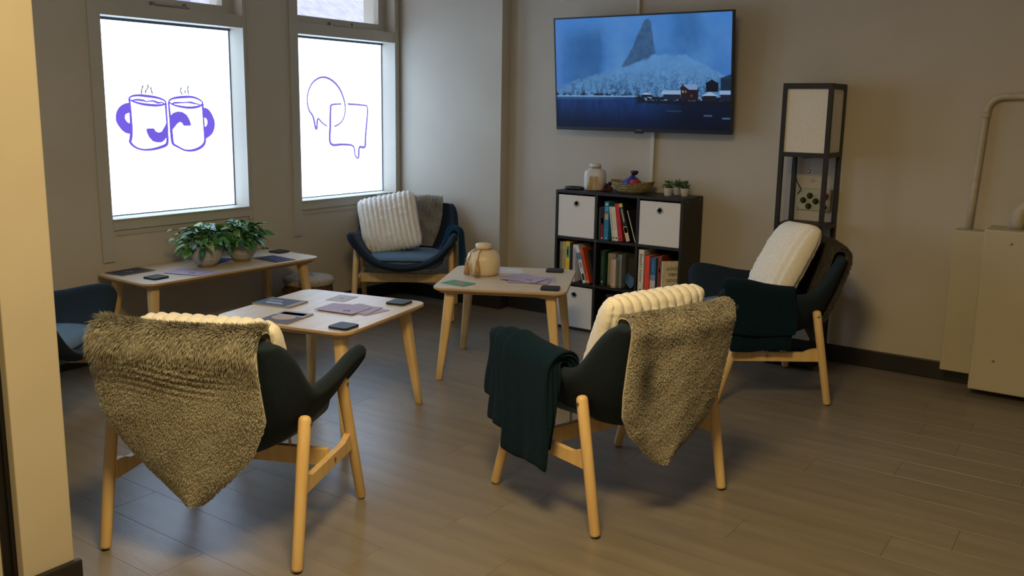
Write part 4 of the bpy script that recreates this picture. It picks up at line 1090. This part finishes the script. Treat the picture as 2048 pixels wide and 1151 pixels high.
boxes('shade', [((-hw+pw/2, -hw-.003, 1.205), (hw-pw/2, -hw+.0, 1.545)), ((hw-.0, -hw+pw/2, 1.205), (hw+.003, hw-pw/2, 1.545)), ((-hw+pw/2, hw, 1.205), (hw-pw/2, hw+.003, 1.545)), ((-hw-.003, -hw+pw/2, 1.205), (-hw, hw-pw/2, 1.545))], SHADE, LP)
tube('cord', [(.02, .02, 1.20), (0, .06, 1.172), (-.06, .09, 1.165), (-.098, .10, 1.185), (-.102, .06, 1.16), (-.100, .05, 1.10), (-.085, .07, 1.03), (-.07, .11, .985), (-.09, .112, .96)], .0028, BLACKPL, LP, 6)
tube('pull_chain', [(.0, 0, 1.20), (.0, 0, 1.12)], .0008, METAL, LP, 4); lathe('chain_knob', [(.002, 1.088), (.007, 1.093), (.008, 1.10), (.003, 1.108)], METAL, LP, 12)
# electrical control panel
PANL = mat('panel_grey', srgb(168, 168, 146), .5, srgb(174, 174, 152), 5.0)
pn = thing('control_panel', 'grey wall control panel with black and red knobs behind the shelf lamp', 'control panel', (-1.515, YT, .93))
box('plate', (-.096, -.03, -.062), (.096, -.0003, .062), PANL, pn, bevel=.004)
for x_, z_, c_, r0 in ((-.058, -.006, 'b', .0165), (-.022, .022, 'b', .0165), (.013, -.008, 'b', .0165), (-.026, -.038, 'b', .0165), (.062, .022, 'r', .021), (.045, -.010, 'b', .008), (.062, -.040, 'b', .0155)):
    bm = bmesh.new(); add_tube(bm, [(x_, -.030, z_), (x_, -.038, z_), (x_, -.042, z_), (x_, -.050, z_), (x_, -.052, z_)], [r0, r0, r0*.8, r0*.72, r0*.6], 20)
    k_ = obj('knob', b2m(bm), BLACKPL if c_ == 'b' else mat('red_knob', srgb(150, 44, 28), .45), pn)
    if c_ == 'b': box('pointer', (x_-.0015, -.0535, z_-r0*.5), (x_+.0015, -.0521, z_+r0*.5), mat('brown_mark', srgb(120, 70, 50), .5), k_)
for sx in (-.087, .087):
    for sz in (-.052, .052):
        o = obj('screw', BOLT_ME, BLACKPL, pn); o.location = (sx, -.030, sz); o.rotation_euler = (0, 0, -math.pi/2); o.scale = (.6, .7, .7)
box('duct', (-.09, -.02, -.93+.102), (.045, -.0004, -.0625), mat('duct_beige', srgb(186, 176, 152), .6), pn)

# ------------------------------------------------------------------ heater casing and pipes at the right
HTR = mat('casing_paint', srgb(188, 180, 158), .55, srgb(193, 185, 163), 4.0)
ht = thing('heater_casing', 'beige metal heater casing on the back wall at the right edge', 'heater', (-.605, YT, 0))
box('narrow_casing', (-.155, -.125, .085), (-.0005, -.0005, .835), HTR, ht, bevel=.006)
box('main_casing', (0, -.23, .036), (1.0, -.0005, .862), HTR, ht, bevel=.008)
for x_, z_ in ((.125, .80), (.105, .20), (.85, .80), (.85, .20)):
    o = obj('screw', BOLT_ME, METAL, ht); o.location = (x_, -.23, z_); o.rotation_euler = (0, 0, -math.pi/2); o.scale = (1, 1.1, 1.1)
PIPE = mat('painted_pipe', srgb(196, 186, 164), .5, srgb(184, 174, 152), 30.0, bump=.1, bscale=60)
pp = thing('wall_pipe', 'thin cream pipe rising from the heater casing and bending right', 'pipe', (0, 0, 0))
yy = YT-.03
pts = [(-.703, yy, .836), (-.697, yy, 1.0), (-.688, yy, 1.2), (-.680, yy, 1.40), (-.676, yy, 1.44)]
for a in np.linspace(0, 90, 9)[1:]: pts.append((-.676+.075*(1-math.cos(R(a))), yy, 1.44+.075*math.sin(R(a))))
pts += [(-.4, yy, 1.519), (0.1, yy, 1.525), (1.2, yy, 1.53)]
tube('pipe', pts, .0165, PIPE, pp, 14)
tube('elbow_collar', [(-.6795, yy, 1.405), (-.6765, yy, 1.437)], .0182, PIPE, pp, 14)
fp = thing('thick_pipe', 'thick cream pipe loop standing on top of the heater casing', 'pipe', (0, 0, 0))
pts = [(-.475, YT-.10, .8635), (-.474, YT-.10, .92)]
for a in np.linspace(0, 90, 8)[1:]: pts.append((-.474+.06*(1-math.cos(R(a))), YT-.10, .92+.06*math.sin(R(a))))
pts += [(-.30, YT-.10, .98), (0.0, YT-.10, .98), (.2, YT-.10, .98)]
tube('pipe', pts, .034, PIPE, fp, 18)

# ------------------------------------------------------------------ wicker footstool
st = thing('footstool', 'round wicker footstool with a fleecy top beyond the window table', 'footstool', (-4.350, 3.965, 0))
BOUC = mat('fleece', srgb(150, 138, 122), .95, srgb(190, 178, 162), 70.0, bump=.9, bscale=110)
WICK2 = mat('brown_wicker', srgb(128, 92, 52), .75, srgb(88, 60, 34), 40.0, stretch=(1, 1, 4), bump=.6, bscale=80)
lathe('basket_body', [(.13, 0.001), (.142, .01), (.158, .08), (.160, .16), (.152, .27), (.146, .293)], WICK2, st, 40)
bm = bmesh.new()
for k in range(20):
    z = .015+.0143*k; rr = np.interp(z, [0, .08, .16, .27, .3], [.142, .158, .160, .152, .147])
    add_tube(bm, [(rr*math.cos(2*math.pi*q/40), rr*math.sin(2*math.pi*q/40), z) for q in range(41)], .0068, 5, cap=False)
obj('woven_coil', b2m(bm), WICK2, st, True)
lathe('fleecy_top', [(.140, .294), (.162, .298), (.170, .315), (.164, .335), (.140, .348), (.09, .354), (.03, .356)], BOUC, st, 48, fn=lambda v, a: v*(1+.012*math.sin(23*a+v.z*300)))
tube('handle', [(-.145, -.075, .27), (-.165, -.085, .24), (-.172, -.088, .17), (-.168, -.086, .11), (-.155, -.080, .09)], .009, mat('pale_handle', srgb(150, 128, 98), .8), st, 8)

st.scale = (0.97, 0.97, 0.93)

# ------------------------------------------------------------------ things on the tables
ZTBL = 0.5003
def world_dir(px_dx): return px_dx
COASTM = mat('black_coaster', srgb(22, 23, 27), .55, srgb(28, 29, 33), 60.0)
def coaster(c, rz, label):
    bm = bmesh.new(); rings = []
    for z, ins in ((0, .002), (.002, 0), (.0085, 0), (.010, .0015)): rings.append([bm.verts.new((x, y_, z)) for x, y_ in rrect(.098-2*ins, .098-2*ins, .014, 5)])
    for a, b in zip(rings, rings[1:]):
        for k in range(len(a)): bm.faces.new((a[k], a[(k+1) % len(a)], b[(k+1) % len(a)], b[k]))
    bm.faces.new(rings[0][::-1]); bm.faces.new(rings[-1])
    o = obj('coaster', b2m(bm), COASTM); o.location = (c[0], c[1], ZTBL); o.rotation_euler = (0, 0, rz)
    tag(o, label, 'coaster', 'black coasters on the coffee tables')
coaster((-2.812, 3.125), 1.77, 'black square coaster at the right corner of the table with two magazines')
coaster((-2.678, 2.628), 1.70, 'black square coaster at the near corner of the table with two magazines')
coaster((-4.225, 2.782), .1, 'black square coaster at the left end of the window table')
coaster((-4.400, 3.770), 0, 'black square coaster at the far right end of the window table, beyond the blue booklet')
coaster((-2.694, 4.322), .46, 'black square coaster at the far corner of the table with the tasselled jar')
coaster((-2.436, 3.868), .46, 'black square coaster at the near right corner of the table with the tasselled jar')
LILAC = mat('lilac_paper', srgb(178, 166, 196), .7, srgb(184, 172, 200), 8.0)
LINK = mat('lilac_ink', srgb(70, 62, 92), .7)
def leaflets(c, rz, label, sheets, size=(.21, .148)):
    t = thing('leaflet_stack', label, 'leaflets', (c[0], c[1], ZTBL), rz, 'lilac leaflets on the tables')
    for k, (dx, dy, a) in enumerate(sheets):
        bm = bmesh.new(); rot = Euler((0, 0, a)).to_matrix()
        add_box(bm, (dx, dy, .001+.0024*k), (size[0], size[1], .0018), rot)
        sh = obj('leaflet', b2m(bm), LILAC, t)
    dx, dy, a = sheets[-1]; z = .0021+.0024*(len(sheets)-1); rot = Euler((0, 0, a)).to_matrix()
    bm = bmesh.new()
    for px, py, r0 in ((.055, -.03, .009), (.035, -.034, .007)):
        v = rot @ Vector((px, py, 0)); add_tube(bm, [(dx+v.x, dy+v.y, z), (dx+v.x, dy+v.y, z+.0004)], r0, 12)
    v = rot @ Vector((.045, -.032, 0)); add_box(bm, (dx+v.x, dy+v.y, z+.0002), (.03, .004, .0004), rot @ Euler((0, 0, .3)).to_matrix())
    obj('printed_motif', b2m(bm), LINK, t)
leaflets((-2.920, 2.862), .16, 'fanned lilac leaflets in the middle of the table with two magazines', [(.075, .045, -.25), (.045, .03, .12), (0, 0, 0)])
leaflets((-4.240, 2.990), .32, 'fanned lilac leaflets on the window table left of the plants', [(.05, .03, -.35), (0, 0, 0)])
leaflets((-2.685, 3.995), .10, 'fanned lilac leaflets on the table with the tasselled jar', [(.05, .04, .5), (.04, -.01, .3), (.0, .02, -.3), (0, 0, 0)], (.22, .16))
def card(name, c, rz, size, m, label, th_=.0012, prints=(), cat='card', z=0.0):
    t = thing(name, label, cat, (c[0], c[1], ZTBL+z), rz)
    box('sheet', (-size[0]/2, -size[1]/2, 0), (size[0]/2, size[1]/2, th_), m, t)
    for x0, x1, y0, y1, col in prints:
        box('print', (x0*size[0]-size[0]/2, y0*size[1]-size[1]/2, th_), (x1*size[0]-size[0]/2, y1*size[1]-size[1]/2, th_+.0003), mat('ink_%d_%d_%d' % col, srgb(*col), .5), t)
    return t
WPAP = mat('white_paper', srgb(214, 212, 214), .7)
card('paper_card', (-3.10, 3.035), .24, (.105, .13), mat('pale_card', srgb(196, 194, 206), .7), 'small pale card at the far side of the table with two magazines', prints=[(.42, .58, .45, .58, (90, 86, 110)), (.46, .62, .38, .42, (120, 116, 136))])
card('paper_sheet', (-2.905, 4.130), .75, (.20, .15), WPAP, 'white sheet lying behind the tasselled jar', cat='paper')
def magazine(name, c, rz, size, col, label, th_=.005, panels=(), oval_=None, texts=()):
    t = thing(name, label, 'magazine' if name == 'magazine' else 'booklet', (c[0], c[1], ZTBL), rz)
    w, d = size
    box('pages', (-w/2+.001, -d/2+.001, .0006), (w/2-.001, d/2-.001, th_-.0006), PAPER, t)
    m = mat('cover_%d_%d_%d' % col, srgb(*col), .55)
    box('back_cover', (-w/2, -d/2, 0), (w/2, d/2, .0006), m, t); box('front_cover', (-w/2, -d/2, th_-.0006), (w/2, d/2, th_), m, t)
    for x0, x1, y0, y1, c2 in panels:
        box('cover_panel', ((x0-.5)*w, (y0-.5)*d, th_), ((x1-.5)*w, (y1-.5)*d, th_+.0003), mat('gloss_%d_%d_%d' % c2, srgb(*c2), .5), t)
    if oval_:
        cx, cy, rx, ry, c2 = oval_; bm = bmesh.new()
        outline_prism(bm, [((cx-.5)*w+rx*w*math.cos(2*math.pi*k/28), (cy-.5)*d+ry*d*math.sin(2*math.pi*k/28)) for k in range(28)], th_+.0003, th_+.0006)
        obj('cover_picture', b2m(bm), mat('gloss_%d_%d_%d' % c2, srgb(*c2), .5), t)
    return t
magazine('magazine', (-3.246, 2.778), 0.20, (.21, .148), (34, 38, 60), 'dark navy magazine with white text at the left of the square table', .006,
         panels=[(.12, .5, .62, .67, (170, 172, 186)), (.15, .55, .52, .56, (120, 124, 144)), (.2, .62, .33, .38, (215, 215, 222)), (.25, .7, .24, .28, (200, 200, 210)), (0.0, 1.0, .9, 1.0, (110, 96, 88)), (.88, 1.0, 0, .9, (150, 132, 108)), (0, .88, 0, .08, (60, 54, 58))])
magazine('magazine', (-2.997, 2.593), 0.24, (.152, .205), (78, 64, 76), 'magazine with a tan oval picture and blue band on the square table', .005,
         panels=[(.0, 1.0, .60, 1.0, (150, 156, 172)), (.1, .9, .70, .90, (70, 84, 120))], oval_=(.48, .45, .36, .22, (184, 158, 124)))
magazine('booklet', (-4.490, 2.800), 0.06, (.15, .21), (44, 48, 58), 'dark grey booklet at the left end of the window table', .003, panels=[(.4, .6, .5, .54, (170, 172, 176)), (.3, .5, .42, .45, (150, 152, 158)), (0, 1, .94, 1, (120, 108, 92))])
magazine('booklet', (-4.222, 3.578), -.08, (.225, .142), (30, 44, 92), 'dark blue booklet at the right end of the window table', .003, panels=[(.3, .6, .45, .52, (74, 92, 140))])
magazine('booklet', (-4.430, 3.330), .4, (.12, .17), (40, 60, 150), 'blue booklet lying between the two potted plants', .002)
magazine('booklet', (-2.896, 3.685), -.04, (.153, .107), (66, 150, 106), 'green booklet with a pink emblem at the front corner of the jar table', .003, oval_=(.55, .5, .17, .26, (190, 110, 112)))
# tasselled jar
jt = thing('jar', 'round cream ceramic jar with jute tassels on the square table before the bookcase', 'jar', (-2.955, 3.985, ZTBL))
lathe('body', [(.070, 0), (.080, .003), (.089, .02), (.096, .055), (.095, .09), (.085, .118), (.064, .136), (.042, .143), (.038, .148)], CERAM, jt, 44)
lathe('lid', [(.043, .148), (.045, .150), (.045, .168), (.040, .174), (.012, .176)], CERAM, jt, 32)
cv = []
for k in range(25):
    a = 2*math.pi*k/24; cv.append((.046*math.cos(a), .046*math.sin(a), .144+.003*math.sin(3*a)))
bm = bmesh.new(); add_tube(bm, cv, .0036, 6, cap=False); obj('cord', b2m(bm), JUTE, jt, True)
vd = Vector((2.955, -3.985, 0)).normalized(); rt_ = Vector((-vd.y, vd.x, 0))
for k, (a_, zt, L_) in enumerate(((-.30, .10, .095), (-.95, .085, .080))):
    d = (vd*math.cos(a_)+rt_*math.sin(a_)*1.0)
    p0 = d*.046+Vector((0, 0, .146)); p1 = d*.085+Vector((0, 0, .132)); p2 = d*(.104)+Vector((0, 0, zt))
    bm = bmesh.new(); add_tube(bm, [p0, p1, p2], .0036, 6); obj('cord', b2m(bm), JUTE, jt, True)
    tassel(jt, p2+d*.008, L_, .014, 20, k)
# ------------------------------------------------------------------ potted pothos plants
CONC = mat('pale_concrete', srgb(178, 176, 170), .8, srgb(194, 192, 186), 20.0)
CLAY = mat('clay_foot', srgb(142, 118, 92), .8)
LEAFM = [mat('leaf_dark', srgb(34, 78, 36), .4, srgb(54, 108, 48), 20.0), mat('leaf_mid', srgb(66, 126, 58), .4, srgb(92, 150, 72), 20.0), mat('leaf_pale', srgb(124, 168, 94), .45, srgb(172, 196, 132), 26.0)]
def leaf_mesh(L_, W_, fold, curl):
    bm = bmesh.new(); n = 6; rows = []
    for i in range(n+1):
        s = i/n; w = W_*math.sin(math.pi*min(1, s**.75))**.85*(1-.25*s)
        if i in (0, n): w = .0006
        z = curl*(s**2)*L_
        rows.append([bm.verts.new((-w, s*L_, z+fold*w)), bm.verts.new((0, s*L_, z)), bm.verts.new((w, s*L_, z+fold*w))])
    for a, b in zip(rows, rows[1:]):
        for k in (0, 1): bm.faces.new((a[k], a[k+1], b[k+1], b[k]))
    me = b2m(bm, 'leaf')
    for p in me.polygons: p.use_smooth = True
    return me
LEAVES = [[leaf_mesh(L_, W_, f, c) for L_, W_, f, c in ((.075, .026, .45, -.35), (.06, .022, .6, -.15), (.085, .030, .3, -.5), (.045, .015, .5, -.2))] for _ in LEAFM]
for i, row_ in enumerate(LEAVES):
    for me in row_: me.materials.append(LEAFM[i])
def pothos(c, label, seed, trail):
    t = thing('potted_plant', label, 'plant', (c[0], c[1], ZTBL), 0, 'leafy plants on the window table')
    lathe('pot', [(.050, .012), (.062, .020), (.080, .045), (.088, .072), (.084, .100), (.072, .122), (.066, .122), (.074, .098), (.070, .08)], CONC, t, 13, smooth=False)
    lathe('pot_foot', [(.046, 0), (.050, .002), (.050, .012)], CLAY, t, 24)
    lathe('soil', [(.068, .094), (.06, .1), (.02, .103)], mat('soil', srgb(40, 30, 22), .95), t, 20)
    rg = random.Random(seed)
    bm = bmesh.new(); spots = []
    for k in range(125):
        a = rg.uniform(0, 2*math.pi); u = rg.random()
        el = rg.uniform(-.25, 1.45)
        rad = rg.uniform(.075, .125)
        p = Vector((math.cos(a)*math.cos(el)*rad*1.1, math.sin(a)*math.cos(el)*rad*1.1, .128+math.sin(el)*rad*.85))
        spots.append((p, a, el, False))
    for (dx, dy, dz, n_) in trail:
        for q in range(n_):
            s = (q+1)/n_; p = Vector((dx*s+rg.gauss(0, .012), dy*s+rg.gauss(0, .012), .13+dz*s+.04*math.sin(s*3)+rg.gauss(0, .010)))
            spots.append((p, math.atan2(dy, dx)+rg.gauss(0, .7), rg.uniform(-.5, .5), True))
        add_tube(bm, [(0, 0, .10), (dx*.4, dy*.4, .15+dz*.4), (dx*.75, dy*.75, .13+dz*.75), (dx, dy, .12+dz)], .0016, 5)
    for p, a, el, tr_ in spots:
        if c[0]+p.x < XW+.05: p.x = XW+.05-c[0]+rg.random()*.04
        if p.z < .03: p.z = .03+rg.random()*.02
        if not tr_: add_tube(bm, [(p.x*.15, p.y*.15, .095), (p.x*.6, p.y*.6, .095+(p.z-.095)*.75), tuple(p)], .0013, 4)
        li = rg.choices((0, 1, 2), (4, 4, 2))[0] if not tr_ else rg.choices((0, 1, 2), (1, 3, 5))[0]
        me = LEAVES[li][3 if tr_ else rg.choice((0, 0, 1, 2, 2))]
        o = bpy.data.objects.new('leaf', me); COL.objects.link(o); o.parent = t
        o.location = p
        down = rg.uniform(-.9, .35) if el < .7 else rg.uniform(-.1, .7)
        o.rotation_euler = Euler((down, rg.gauss(0, .45), a-math.pi/2+rg.gauss(0, .45)), 'XYZ')
        s = rg.uniform(.6, 1.05); o.scale = (s, s, s)
    obj('stems', b2m(bm), LEAFM[1], t)
pothos((-4.325, 3.175), 'leafy green plant in a pale faceted pot, the nearer one on the window table', 5, [(-.06, -.17, .03, 9), (.04, -.15, -.02, 8), (-.05, -.13, -.05, 6), (-.1, -.15, .06, 6)])
pothos((-4.330, 3.425), 'leafy green plant in a pale faceted pot, the farther one on the window table', 8, [(-.04, .17, .02, 7), (.05, .13, -.07, 6), (.0, .16, .07, 5)])
